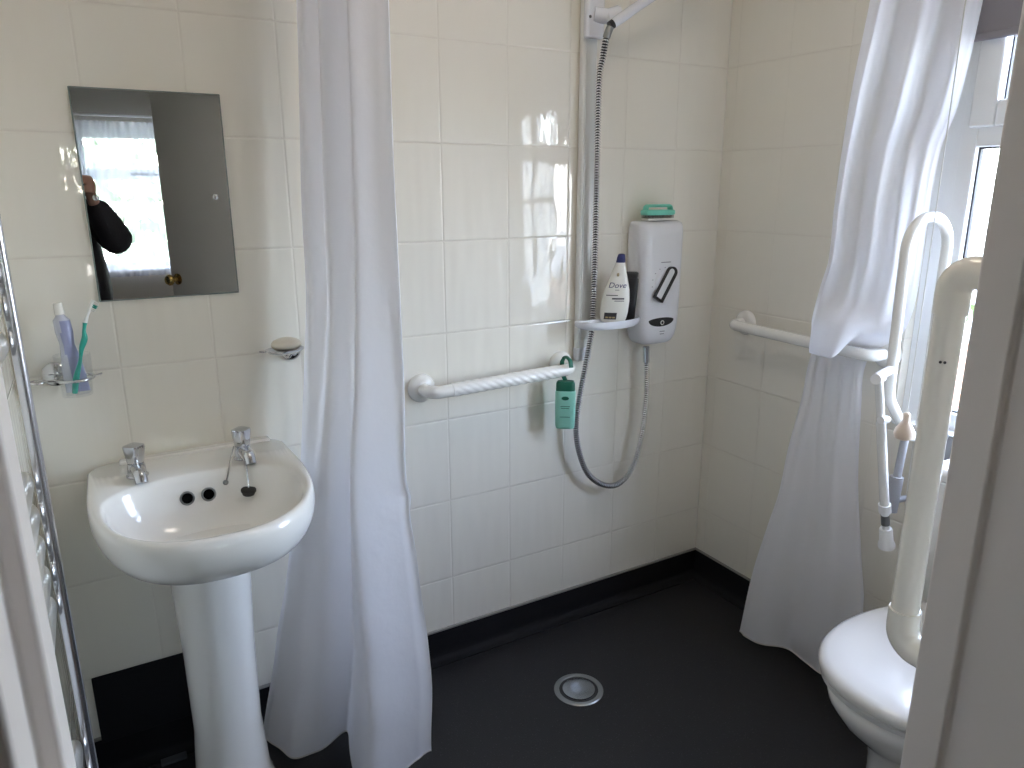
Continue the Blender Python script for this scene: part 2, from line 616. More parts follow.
structure('wall_left', box(BM(), -2.15, XL, YD, 0.0, 0, ZC), 'tile_y', 'cream tiled wall behind the chrome towel rail', 'wall', smooth=False)

WY0, WY1, WZ0, WZ1 = -1.425, -0.695, 0.79, 1.96      # window opening in wall_right
bm = BM()
box(bm, 0, 0.25, -5.05, WY0, -0.12, ZC)
box(bm, 0, 0.25, WY1, 0.2, -0.12, ZC)
box(bm, 0, 0.25, WY0, WY1, -0.12, WZ0)
box(bm, 0, 0.25, WY0, WY1, WZ1, ZC)
structure('wall_right', bm, 'tile_y', 'cream tiled wall with the window and horizontal grab bar', 'wall', smooth=False)

DX0, DX1, DZ = -1.874, -1.088, 1.985                  # clear doorway between the stops
bm = BM()
box(bm, -3.3, DX0 - 0.035, YD2, YD, 0, ZC)
box(bm, DX1 + 0.035, 0.0, YD2, YD, 0, ZC)
box(bm, DX0 - 0.035, DX1 + 0.035, YD2, YD, DZ + 0.035, ZC)
structure('wall_front', bm, 'bedroom_paint', 'wall with the doorway the view looks in through', 'wall', smooth=False)

def jamb(name, xin, s, yend, label):
    """s = +1 on the right: planted stop towards the wet room, rebate for the door towards the other room."""
    bm = BM()
    ys = -1.469
    prof = [(0, YD + 0.004), (0, ys), (0.011 * s, ys), (0.011 * s, yend), (0.034 * s, yend), (0.034 * s, YD + 0.004)]
    loft(bm, [[Vector((xin + a, b, z)) for a, b in prof] for z in (0, DZ + 0.03)])
    return structure(name, bm, 'jamb_paint', label, 'door frame', bevel=0.003, seg=3)
jamb('trim_1', DX0, -1, -1.512, 'painted door jamb strip at the left edge of the doorway')
jamb('trim_2', DX1, 1, -1.548, 'wide beige painted door jamb at the right edge of the doorway')
structure('trim_3', box(BM(), DX0 - 0.03, DX1 + 0.03, YD2 - 0.004, YD + 0.004, DZ, DZ + 0.034), 'jamb_paint', 'painted head of the door frame above the doorway', 'door frame', bevel=0.003)

def coving(name, path, label):
    """Dark vinyl carried 100 mm up the wall over a rounded fillet, with a grey capping strip."""
    prof = [(0.0, 0.10), (0.005, 0.10), (0.005, 0.034)]
    for k in range(1, 7):
        a = PI / 2 * k / 7
        prof.append((0.005 + 0.029 * (1 - math.cos(a)), 0.005 + 0.029 * (1 - math.sin(a))))
    prof += [(0.036, 0.004), (0.036, 0.0), (0.0, 0.0)]
    bm = BM()
    (p, q, nrm, m0, m1) = path
    p, q, nrm = Vector(p), Vector(q), Vector(nrm)
    d = (q - p).normalized()
    loft(bm, [[p + nrm * a + d * (a * m0) + Vector((0, 0, h)) for a, h in prof], [q + nrm * a - d * (a * m1) + Vector((0, 0, h)) for a, h in prof]])
    r = structure(name, bm, 'vinyl_black', label, 'baseboard', angle=50)
    c = BM()
    rings = []
    for e, mm, sg in ((p, m0, 1), (q, m1, -1)):
        rings.append([e + nrm * a + d * (sg * a * mm) + Vector((0, 0, h)) for a, h in ((0, 0.0995), (0.0065, 0.0995), (0.0065, 0.104), (0.003, 0.106), (0, 0.106))])
    loft(c, rings)
    obj('capping_strip', c, 'trim_grey', r, smooth=False)
    return r
coving('baseboard_back', ((XL, 0, 0), (0, 0, 0), (0, -1, 0), 1, 1), 'dark vinyl upstand along the foot of the back wall')
coving('baseboard_right', ((0, 0, 0), (0, YD, 0), (-1, 0, 0), 1, 1), 'dark vinyl upstand along the foot of the window wall')
coving('baseboard_left', ((XL, YD, 0), (XL, 0, 0), (1, 0, 0), 1, 1), 'dark vinyl upstand along the foot of the towel rail wall')
bm = box(BM(), -1.957, -1.640, -0.008, 0.0, 0.09, 0.272)
pn = structure('trim_4', bm, 'vinyl_black', 'raised black vinyl panel on the wall behind the basin pedestal', 'wall panel', bevel=0.002)
obj('patch', box(BM(), -1.838, -1.778, -0.052, -0.030, 0.001, 0.0075), 'patch_grey', pn, bevel=0.001)  # small grey rectangle at the foot of the panel

# ------------------------------------------------------------------ unseen ceiling lamp, added to lift and warm the upper walls
lm = bpy.data.materials.new('added_lamp_opal')
lm.use_nodes = True
_b = lm.node_tree.nodes['Principled BSDF']
_b.inputs['Base Color'].default_value = (0.8, 0.78, 0.74, 1)
_b.inputs['Emission Color'].default_value = (1.0, 0.88, 0.73, 1)
_b.inputs['Emission Strength'].default_value = 1.25
MAT['added_lamp_opal'] = lm
lamp = thing('added_ceiling_light', 'unseen round opal ceiling light added to brighten the wet room', 'light', (-1.0, -0.85, ZC))
bm = BM()
lathe(bm, [(0.165, ZC - 0.0005), (0.168, ZC - 0.012), (0.160, ZC - 0.022)], (-1.0, -0.85, 0), (0, 0, 1), 40)
obj('base', bm, 'upvc', lamp)
bm = BM()
lathe(bm, [(0.158, ZC - 0.021), (0.154, ZC - 0.045), (0.130, ZC - 0.070), (0.080, ZC - 0.085), (0.01, ZC - 0.090)], (-1.0, -0.85, 0), (0, 0, 1), 40)
obj('diffuser', bm, 'added_lamp_opal', lamp)

# ------------------------------------------------------------------ window_1 in wall_right
win = thing('window_1', 'white plastic window with a small top light above a large pane', 'window', (0.09, -1.05, WZ0), kind='structure')
def ring_frame(bm, x0, x1, ya, yb, za, zb, w):
    box(bm, x0, x1, ya, ya + w, za, zb)
    box(bm, x0, x1, yb - w, yb, za, zb)
    box(bm, x0, x1, ya + w, yb - w, za, za + w)
    box(bm, x0, x1, ya + w, yb - w, zb - w, zb)
bm = BM()
ring_frame(bm, 0.03, 0.10, WY0, WY1, WZ0, WZ1, 0.056)
box(bm, 0.03, 0.10, WY0 + 0.056, WY1 - 0.09, 1.497, 1.548)
box(bm, 0.03, 0.10, WY1 - 0.092, WY1 - 0.05, WZ0 + 0.05, WZ1 - 0.05)
obj('window_frame', bm, 'upvc', win, bevel=0.004, seg=3)
bm = BM()
ring_frame(bm, 0.018, 0.07, WY0 + 0.046, WY1 - 0.072, 1.541, WZ1 - 0.046, 0.058)
sash = obj('sash', bm, 'upvc', win, bevel=0.005, seg=3)
bm = BM()
ring_frame(bm, 0.046, 0.056, WY0 + 0.102, WY1 - 0.128, 1.597, WZ1 - 0.102, 0.005)
obj('gasket', bm, 'gasket', sash, smooth=False)
obj('pane', box(BM(), 0.050, 0.054, WY0 + 0.10, WY1 - 0.126, 1.595, WZ1 - 0.10), 'window_glass', sash, smooth=False)
bm = BM()
ring_frame(bm, 0.046, 0.058, WY0 + 0.054, WY1 - 0.090, WZ0 + 0.054, 1.499, 0.006)
obj('gasket', bm, 'gasket', win, smooth=False)
obj('pane', box(BM(), 0.050, 0.054, WY0 + 0.056, WY1 - 0.092, WZ0 + 0.056, 1.497), 'window_glass', win, smooth=False)
obj('window_sill', box(BM(), -0.012, 0.032, WY0 + 0.001, WY1 - 0.001, WZ0 + 0.0005, WZ0 + 0.014), 'upvc', win, bevel=0.004)
bm = BM()
tube(bm, [(0.008, WY0 + 0.2, 1.563), (0.002, WY0 + 0.33, 1.563)], 0.008, 10)
box(bm, 0.002, 0.020, WY0 + 0.18, WY0 + 0.23, 1.552, 1.574)
obj('handle', bm, 'white_plastic', sash, bevel=0.002)

bl = thing('roller_blind', 'grey roller blind drawn up at the top of the window', 'blind', (0.02, -1.06, 1.735))
bm = BM()
box(bm, 0.004, 0.0055, WY0 + 0.012, WY1 - 0.045, 1.735, 1.925)
obj('blind_fabric', bm, 'blind_cloth', bl, smooth=False)
bm = BM()
tube(bm, [(-0.008, WY0 + 0.004, 1.925), (-0.008, WY1 - 0.03, 1.925)], 0.014, 20)
obj('roller', bm, 'blind_cloth', bl)
bm = BM()
box(bm, -0.002, 0.010, WY0 + 0.012, WY1 - 0.045, 1.728, 1.746)
obj('bottom_bar', bm, 'blind_cloth', bl, bevel=0.004)

# ------------------------------------------------------------------ the room behind the camera, seen in the mirror
bm = BM()
HX0, HX1, HZ0, HZ1 = -1.835, -0.33, 0.80, 1.90
box(bm, -3.3, HX0, -5.05, -4.8, -0.12, ZC)
box(bm, HX1, 0.0, -5.05, -4.8, -0.12, ZC)
box(bm, HX0, HX1, -5.05, -4.8, -0.12, HZ0)
box(bm, HX0, HX1, -5.05, -4.8, HZ1, ZC)
structure('wall_far', bm, 'bedroom_paint', 'beige wall around the net curtained window, seen in the mirror', 'wall', smooth=False)
structure('wall_side', box(BM(), -3.4, -3.3, -5.05, YD, -0.12, ZC), 'bedroom_paint', 'side wall of the room outside the doorway', 'wall', smooth=False)
w2 = thing('window_2', 'bright window behind the person, reflected in the mirror', 'window', (-1.08, -4.9, HZ0), kind='structure')
bm = BM()
for (a, b, c, d) in ((HX0, HX0 + 0.09, HZ0, HZ1), (HX1 - 0.06, HX1, HZ0, HZ1), (HX0 + 0.09, HX1 - 0.06, HZ0, HZ0 + 0.04), (HX0 + 0.09, HX1 - 0.06, HZ1 - 0.115, HZ1), (HX0 + 0.09, HX1 - 0.06, 1.475, 1.565)):
    box(bm, a, b, -4.95, -4.88, c, d)
obj('window_frame', bm, 'upvc', w2, bevel=0.004)
bm = BM()
box(bm, -1.46, -1.25, -4.88, -4.862, 1.510, 1.526)
obj('handle', bm, 'gasket', w2, bevel=0.003)
obj('pane', box(BM(), HX0 + 0.08, HX1 - 0.05, -4.92, -4.915, HZ0 + 0.03, HZ1 - 0.09), 'window_glass', w2, smooth=False)
obj('window_sill', box(BM(), HX0 - 0.05, HX1 + 0.05, -4.83, -4.76, HZ0 - 0.025, HZ0), 'upvc', w2, bevel=0.004)
nc = thing('net_curtain', 'sheer white net curtain over the reflected window', 'curtain', (-1.08, -4.74, 0.74))
bm = BM()
rows = []
for i in range(13):
    z = 1.90 - (1.90 - 0.74) * i / 12
    rows.append([Vector((-1.93 + 1.7 * k / 240, -4.735 + 0.014 * math.sin(k * 0.62 + 0.8 * math.sin(k * 0.11)) + 0.006 * math.sin(k * 0.23 + i * 0.4), z)) for k in range(241)])
loft(bm, rows, False, False, closed=False)
obj('net', bm, 'net_cloth', nc, angle=180)
bm = BM()
tube(bm, [(-2.0, -4.735, 1.94), (-0.2, -4.735, 1.94)], 0.009, 10)
for x in (-1.97, -0.23):
    tube(bm, [(x, -4.80, 1.94), (x, -4.735, 1.94)], 0.006, 8)
obj('rod', bm, 'white_plastic', nc)

# the wet room door, hinged at the right jamb and standing open into the other room
th = math.radians(58.5)
hx, hy = -1.070, -1.552
dv = Vector((-math.cos(th), -math.sin(th), 0))
dn = Vector((math.sin(th), -math.cos(th), 0))        # away from the wet room face
door = thing('door_1', 'grey looking open door with a brass knob, reflected in the mirror', 'door', (hx, hy, 0.006), kind='structure')
def slab(bm, u0, u1, w0, w1, z0, z1):
    loft(bm, [[Vector((hx, hy, z)) + dv * u + dn * w for u, w in ((u0, w0), (u1, w0), (u1, w1), (u0, w1))] for z in (z0, z1)])
bm = BM()
slab(bm, 0.004, 0.784, 0.0, 0.036, 0.006, 1.98)
obj('leaf', bm, 'door_paint', door, bevel=0.002)
for sgn, w in ((-1, 0.0), (1, 0.036)):
    bm = BM()
    lathe(bm, [(0.028, 0.0), (0.028, 0.004), (0.012, 0.008), (0.010, 0.026), (0.020, 0.034), (0.027, 0.044), (0.027, 0.052), (0.020, 0.062), (0.004, 0.066)],
          Vector((hx, hy, 0.975)) + dv * 0.735 + dn * w, dn * sgn, 24)
    obj('knob', bm, 'brass', door)
for z in (0.2, 1.0, 1.75):
    bm = BM()
    tube(bm, [(hx - 0.002, hy - 0.004, z), (hx - 0.002, hy - 0.004, z + 0.08)], 0.006, 10)
    obj('hinge', bm, 'satin_steel', door)

# outside the windows
structure('ground', box(BM(), -12, 14, -16, 8, -0.35, -0.25), 'ground_slabs', 'pale paving outside the window', 'ground', smooth=False)
gw = thing('garden_wall', 'low brick garden wall seen through the bottom of the window', 'garden wall', (3.2, -1.5, -0.25))
obj('brickwork', box(BM(), 3.1, 3.32, -9.0, 4.0, -0.25, 0.42), 'brick', gw, smooth=False)
obj('coping', box(BM(), 3.07, 3.35, -9.0, 4.0, 0.42, 0.48), 'ground_slabs', gw, bevel=0.01)
bm = BM()
random.seed(3)
for i in range(2600):
    c = Vector((3.95 + max(-0.3, min(0.3, random.gauss(0, 0.13))), random.uniform(-6, 3), -0.25 + 0.95 * random.random() ** 0.7))
    a, b = Vector([random.gauss(0, 1) for _ in range(3)]).normalized(), Vector([random.gauss(0, 1) for _ in range(3)]).normalized()
    b = (b - a * a.dot(b)).normalized()
    q = [c + a * 0.06, c + b * 0.035, c - a * 0.06, c - b * 0.035]
    bm.faces.new([bm.verts.new(p) for p in q])
tag(obj('hedge', bm, 'hedge_leaf', smooth=False, origin=(3.75, -1.5, -0.25)), 'green hedge behind the low brick garden wall', 'hedge')

bm = BM()  # tall hedge added to block sky light at the bedroom window
random.seed(11)
for i in range(5200):
    c = Vector((random.uniform(-5.5, 3.5), -7.0 + random.gauss(0, 0.14), -0.25 + 3.1 * random.random()))
    a, b = Vector([random.gauss(0, 1) for _ in range(3)]).normalized(), Vector([random.gauss(0, 1) for _ in range(3)]).normalized()
    b = (b - a * a.dot(b)).normalized()
    q = [c + a * 0.11, c + b * 0.07, c - a * 0.11, c - b * 0.07]
    bm.faces.new([bm.verts.new(p) for p in q])
tag(obj('hedge', bm, 'added_hedge_pale', smooth=False, origin=(-1.0, -7.0, -0.25)), 'tall pale hedge added to dim the sky outside the reflected window', 'hedge')

# ------------------------------------------------------------------ wash basin
bas = thing('wash_basin', 'white ceramic pedestal basin with two chrome taps under the mirror', 'basin', (-1.682, -0.25, 0))
BXC = -1.682
def basin_outline(hw, yb, yf, n=72, k=2.45, ymid=-0.19, corner=0.03):
    """Closed plan outline: straight back at yb, widest at ymid, rounded bow front at yf."""
    pts = []
    nf = n * 2 // 3
    for i in range(nf + 1):
        a = PI * i / nf
        c, s = math.cos(a), math.sin(a)
        x = hw * math.copysign(abs(c) ** (2 / k), c)
        y = ymid + (yf - ymid) * abs(s) ** (2 / k)
        pts.append((x, y))
    nb = n - nf - 1
    lx = -hw
    back = []
    # side (left) to back corner, back edge, side (right), rounded
    hb = hw * 0.97
    r = min(corner, (yb - ymid) * 0.45)
    seq = [(-hw, ymid)]
    m = nb // 3
    for i in range(1, m + 1):
        t = i / m
        ang = PI / 2 * t
        seq.append((-hb + r - r * math.cos(ang) - (hw - hb) * (1 - t), yb - r + r * math.sin(ang) if t > 0.0 else ymid))
    for i in range(1, nb - 2 * m + 1):
        t = i / (nb - 2 * m + 1)
        seq.append((-hb + r + (2 * hb - 2 * r) * t, yb))
    for i in range(m):
        t = i / m
        ang = PI / 2 * (1 - t)
        seq.append((hb - r + r * math.cos(ang) + (hw - hb) * t * 0.6, yb - r + r * math.sin(ang)))
    pts += seq[1:]
    return pts
def ring3(o, z):
    return [Vector((BXC + x, y, z)) for x, y in o]
def mix_ring(o, cx, cy, s):
    return [((x - cx) * s + cx, (y - cy) * s + cy) for x, y in o]
OUT = basin_outline(0.219, -0.001, -0.532, corner=0.06)
rings = []
for s, z, dy in ((0.36, 0.655, 0), (0.50, 0.662, 0), (0.66, 0.674, 0), (0.80, 0.690, 0), (0.90, 0.709, 0), (0.965, 0.734, 0), (0.992, 0.754, 0), (1.0, 0.770, 0), (0.998, 0.786, 0), (0.987, 0.798, 0), (0.967, 0.8025, 0)):
    o = []
    for x, y in OUT:
        yy = -0.20 + (y + 0.20) * s
        if y > -0.20:
            yy = min(-0.001, -0.20 + (y + 0.20) * max(s, 0.75 + 0.25 * s))
        o.append((x * s, yy))
    rings.append(ring3(o, z))
# inner bowl: oval that leaves a broad tap ledge along the back
def bowl_ring(hw, yb, yf, z, k=2.3):
    pts = []
    n = len(OUT)
    nf = n * 2 // 3
    for i, (x, y) in enumerate(OUT):
        if i <= nf:
            a = PI * i / nf
        else:
            a = PI + PI * (i - nf) / (n - nf)
        c, s = math.cos(a), math.sin(a)
        ym = -0.27
        yy = ym + ((yf - ym) if s >= 0 else (ym - yb)) * math.copysign(abs(s) ** (2 / k), abs(s)) * (1 if s >= 0 else -1)
        pts.append(Vector((BXC + hw * math.copysign(abs(c) ** (2 / k), c), yy, z)))
    return pts
for hw, yb, yf, z in ((0.196, -0.155, -0.510, 0.8015), (0.192, -0.160, -0.505, 0.798), (0.187, -0.165, -0.498, 0.786), (0.178, -0.174, -0.480, 0.755), (0.150, -0.190, -0.445, 0.715), (0.115, -0.215, -0.400, 0.685), (0.06, -0.25, -0.345, 0.672), (0.022, -0.275, -0.315, 0.667)):
    rings.append(bowl_ring(hw, yb, yf, z))
bm = BM()
loft(bm, rings, True, True)
obj('bowl', bm, 'ceramic', bas, angle=75)
bm = BM()
box(bm, BXC - 0.150, BXC + 0.185, -0.030, -0.0005, 0.792, 0.8085)
obj('back_lip', bm, 'ceramic', bas, bevel=0.006, seg=4)
bm = BM()
rings = []
for z, hw, hd, yc in ((0.0, 0.098, 0.115, -0.215), (0.02, 0.094, 0.110, -0.215), (0.06, 0.083, 0.098, -0.215), (0.20, 0.074, 0.088, -0.215), (0.40, 0.076, 0.088, -0.22), (0.60, 0.083, 0.098, -0.225), (0.685, 0.092, 0.115, -0.23)):
    rings.append([Vector((BXC - 0.006 + hw * math.copysign(abs(math.cos(a)) ** 0.9, math.cos(a)), yc + hd * math.copysign(abs(math.sin(a)) ** 0.9, math.sin(a)), z)) for a in [2 * PI * k / 40 for k in range(40)]])
loft(bm, rings)
obj('pedestal', bm, 'ceramic', bas, angle=60)
for x in (-1.800, -1.578):
    y = -0.118
    bm = BM()
    lathe(bm, [(0.0225, 0.801), (0.0225, 0.8045), (0.0190, 0.808), (0.0185, 0.822), (0.0165, 0.832)], (x, y, 0), (0, 0, 1), 24)
    sp = fillet([(x, y, 0.820), (x + 0.004, y - 0.046, 0.820), (x + 0.005, y - 0.056, 0.803)], 0.012, 6)
    tube(bm, sp, [0.0150 - 0.002 * i / len(sp) for i in range(len(sp))], 16)
    t = obj('tap', bm, 'chrome', bas)
    bm = BM()
    rings = []
    for h, r0, am in ((0.830, 0.0130, 0), (0.834, 0.0160, 0.06), (0.850, 0.0175, 0.10), (0.866, 0.0195, 0.12), (0.872, 0.0190, 0.10), (0.875, 0.011, 0.02)):
        rings.append([Vector((x + r0 * (1 + am * math.cos(4 * a)) * math.cos(a), y + r0 * (1 + am * math.cos(4 * a)) * math.sin(a), h)) for a in [2 * PI * k / 32 for k in range(32)]])
    loft(bm, rings)
    obj('tap_head', bm, 'chrome', t)
for x in (-1.712, -1.668):
    c = Vector((x, -0.1785, 0.752))
    nrm = Vector((0, -1, 0.30)).normalized()
    bm = BM()
    lathe(bm, [(0.0155, -0.004), (0.0155, 0.0012), (0.0140, 0.0025), (0.0120, 0.0025), (0.0112, 0.001), (0.0112, -0.004)], c, nrm, 26)
    ov = obj('overflow', bm, 'satin_steel', bas)
    bm = BM()
    lathe(bm, [(0.0114, -0.003), (0.0114, 0.0014)], c, nrm, 22)
    obj('hole_shade_disc', bm, 'hole_shade', ov)  # solid disc; the dark inside the overflow is put into its colour
bm = BM()
lathe(bm, [(0.024, 0.6675), (0.024, 0.670), (0.018, 0.6705), (0.016, 0.669)], (BXC, -0.295, 0), (0, 0, 1), 26)
obj('waste', bm, 'chrome', bas)
bm = BM()
tube(bm, spline([(-1.598, -0.128, 0.836), (-1.611, -0.152, 0.816), (-1.621, -0.172, 0.794), (-1.629, -0.180, 0.774)], 6), 0.0018, 6)
lathe(bm, [(0.006, 0), (0.006, 0.005), (0.003, 0.008)], (-1.630, -0.172, 0.770), Vector((0, -1, 0.3)), 14)
obj('chain_stay', bm, 'satin_steel', bas)
pl = thing('sink_plug', 'black rubber sink plug hanging on a chain in the basin', 'plug', (-1.586, -0.200, 0.744))
bm = BM()
lathe(bm, [(0.013, -0.006), (0.0150, 0.001), (0.0165, 0.002), (0.0165, 0.005), (0.008, 0.0062)], (-1.587, -0.197, 0.748), Vector((0.05, -0.18, 0.98)), 24)
obj('stopper', bm, 'rubber', pl)
bm = BM()
chain = spline([(-1.580, -0.150, 0.815), (-1.582, -0.170, 0.80), (-1.584, -0.186, 0.78), (-1.586, -0.198, 0.757)], 8)
tube(bm, chain, [0.0012 if i % 2 else 0.0019 for i in range(len(chain))], 6)
obj('chain', bm, 'chrome', pl)

# ------------------------------------------------------------------ mirror
mir = thing('wall_mirror', 'plain frameless mirror screwed to the tiles above the basin', 'mirror', (-1.684, -0.004, 1.171))
MX0, MX1, MZ0, MZ1 = -1.823, -1.533, 1.170, 1.608
bm = BM()
box(bm, MX0 + 0.003, MX1 - 0.003, -0.0062, -0.0060, MZ0 + 0.003, MZ1 - 0.003)
obj('reflective_face', bm, 'mirror_glass', mir, smooth=False)
bm = BM()
box(bm, MX0, MX1, -0.0059, -0.0012, MZ0, MZ1)
obj('backing', bm, 'mirror_edge', mir, smooth=False, bevel=0.0015)
for x in (MX0 + 0.022, MX1 - 0.031):
    bm = BM()
    lathe(bm, [(0.0062, 0.0063), (0.0062, 0.0078), (0.0045, 0.0098), (0.001, 0.0106)], (x, 0, 1.389), (0, -1, 0), 18)
    obj('screw_cap', bm, 'chrome', mir)

# ------------------------------------------------------------------ toothbrush holder group
hd = thing('tumbler_holder', 'chrome double ring holder on the tiles left of the mirror', 'bathroom holder', (-1.905, -0.03, 1.0))
bm = BM()
lathe(bm, [(0.026, 0), (0.026, 0.006), (0.020, 0.012), (0.006, 0.016)], (-1.925, -0.001, 1.022), (0, -1, 0), 26)
obj('wall_plate', bm, 'chrome', hd)
TUM = Vector((-1.888, -0.058, 1.020))
bm = BM()
torus(bm, TUM, 0.0345, 0.0032)
tube(bm, fillet([(-1.925, -0.012, 1.022), (-1.925, -0.030, 1.018), (-1.915, -0.0375, 1.018)], 0.006), 0.0035, 8)
tube(bm, [(-1.965, -0.060, 1.020), (-1.923, -0.060, 1.020)], 0.0028, 8)
torus(bm, (-1.957, -0.060, 1.020), 0.014, 0.0026)
tube(bm, [(-1.853, -0.058, 1.020), (-1.838, -0.056, 1.024)], [0.003, 0.002], 8)
obj('ring', bm, 'chrome', hd)
bm = BM()
lathe(bm, [(0.0270, 0.984), (0.0285, 0.984), (0.0312, 1.018), (0.0335, 1.028), (0.0350, 1.072), (0.0338, 1.072), (0.0322, 1.028), (0.0298, 1.020), (0.0268, 0.989)], (TUM.x, TUM.y, 0), (0, 0, 1), 32, True, True)
tag(obj('tumbler', bm, 'clear_plastic', origin=(TUM.x, TUM.y, 0.984)), 'clear plastic tumbler in the chrome ring holding the toothbrush', 'tumbler')
tp = thing('toothpaste_tube', 'blue and clear toothpaste tube standing cap up in the tumbler', 'toothpaste', (TUM.x - 0.008, TUM.y, 0.99))
bm = BM()
rings = []
base, top = Vector((-1.886, -0.060, 0.991)), Vector((-1.8975, -0.052, 1.156))
for t, a, b in ((0, 0.0225, 0.0014), (0.06, 0.022, 0.003), (0.3, 0.0205, 0.008), (0.5, 0.0165, 0.012), (0.62, 0.0135, 0.0125), (0.78, 0.0165, 0.0145), (0.93, 0.0155, 0.0150), (0.97, 0.010, 0.010), (1.0, 0.0075, 0.0075)):
    c = base.lerp(top, t)
    rings.append([c + Vector((a * math.cos(q), b * math.sin(q), 0)) for q in [2 * PI * k / 24 for k in range(24)]])
vr = loft(bm, rings)
for f in bm.faces:
    cx = f.calc_center_median()
    if cx.x > base.lerp(top, (cx.z - base.z) / (top.z - base.z)).x - 0.006 and cx.z < 1.142:
        f.material_index = 1
obj('tube_body', bm, ['paste_clear', 'paste_blue'], tp, angle=50)
bm = BM()
lathe(bm, [(0.0095, 0.0), (0.0095, 0.004), (0.0082, 0.022), (0.007, 0.024)], top, top - base, 20)
obj('cap', bm, 'bottle_white', tp)
tb = thing('toothbrush', 'green and white toothbrush leaning right in the tumbler', 'toothbrush', (-1.876, -0.055, 0.99))
hp = spline([(-1.893, -0.078, 0.992), (-1.886, -0.076, 1.024), (-1.874, -0.074, 1.060), (-1.868, -0.072, 1.085), (-1.860, -0.070, 1.105), (-1.859, -0.069, 1.120), (-1.855, -0.067, 1.137)], 6)
bm = BM()
tube(bm, hp, [0.0048 + 0.0014 * math.sin(i * 0.35) for i in range(len(hp))], 12)
obj('grip', bm, 'brush_green', tb)
hp2 = spline([(-1.855, -0.067, 1.136), (-1.850, -0.066, 1.150), (-1.842, -0.064, 1.165), (-1.833, -0.062, 1.182)], 6)
bm = BM()
tube(bm, hp2, [0.0040] * 6 + [0.0033] * 5 + [0.0048] * (len(hp2) - 11), 12)
obj('neck', bm, 'brush_white', tb)
bm = BM()
for k in range(6):
    p = hp2[-7 + k]
    for dx in (-0.0025, 0.0, 0.0025):
        q = p + Vector((dx * 0.4, dx, 0))
        tube(bm, [q, q + Vector((0.0085, -0.003, -0.006))], 0.0015, 6, mi=1 if k in (2, 3) else 0)
obj('bristles', bm, ['bristle_white', 'brush_green'], tb)

# ------------------------------------------------------------------ soap dish and soap
sd = thing('soap_dish', 'chrome soap dish on the tiles beside the left shower curtain', 'soap dish', (-1.44, -0.05, 1.0))
SC = Vector((-1.450, -0.056, 1.032))
bm = BM()
rings = []
for s, z in ((0.55, -0.008), (0.80, -0.006), (0.98, 0.001), (1.0, 0.0035), (0.96, 0.0035), (0.78, -0.003), (0.5, -0.005)):
    rings.append([SC + Vector((0.046 * s * math.cos(a), 0.034 * s * math.sin(a), z)) for a in [2 * PI * k / 36 for k in range(36)]])
loft(bm, rings)
tube(bm, [SC + Vector((-0.044, 0, 0.001)), SC + Vector((-0.060, -0.002, 0.003))], [0.003, 0.002], 8)
obj('dish', bm, 'chrome', sd)
bm = BM()
lathe(bm, [(0.024, 0.0005), (0.024, 0.006), (0.019, 0.012), (0.008, 0.017), (0.006, 0.040)], (-1.425, 0, 1.018), (0, -1, 0), 26)
obj('wall_plate', bm, 'chrome', sd)
bm = BM()
ball(bm, SC + Vector((0.004, 0, 0.0135)), 0.036, 0.026, 0.0175, 28)
for v in bm.verts:
    v.co.z = max(v.co.z, SC.z - 0.0018)
tag(obj('soap_bar', bm, 'soap', origin=SC), 'cream oval bar of soap lying in the chrome dish', 'soap')

# ------------------------------------------------------------------ shower curtains
def curtain(t, Ltab, Rtab, z0, z1, nu, nv, off, side):
    rows = []
    for i in range(nv + 1):
        z = z0 + (z1 - z0) * i / nv
        L, R = lerp_table(Ltab, z), lerp_table(Rtab, z)
        d = (R - L)
        n = Vector((d.y, -d.x)).normalized() * side
        row = []
        for k in range(nu + 1):
            s = k / nu
            so, oo, dz = off(s, z)
            p = L + d * so + n * oo
            row.append(Vector((p.x, p.y, z + dz)))
        rows.append(row)
    bm = BM()
    loft(bm, rows, False, False, closed=False)
    o = obj('curtain_fabric', bm, 'curtain_cloth', t, angle=180)
    bm = BM()
    hem = []
    last, prev = rows[-1], rows[-2]
    tube(bm, last, 0.0016, 6, sq=(1.6, 0.6))
    obj('hem', bm, 'hem_cloth', o, angle=180)
    return rows
smooth01 = lambda t: 0 if t < 0 else 1 if t > 1 else t * t * (3 - 2 * t)

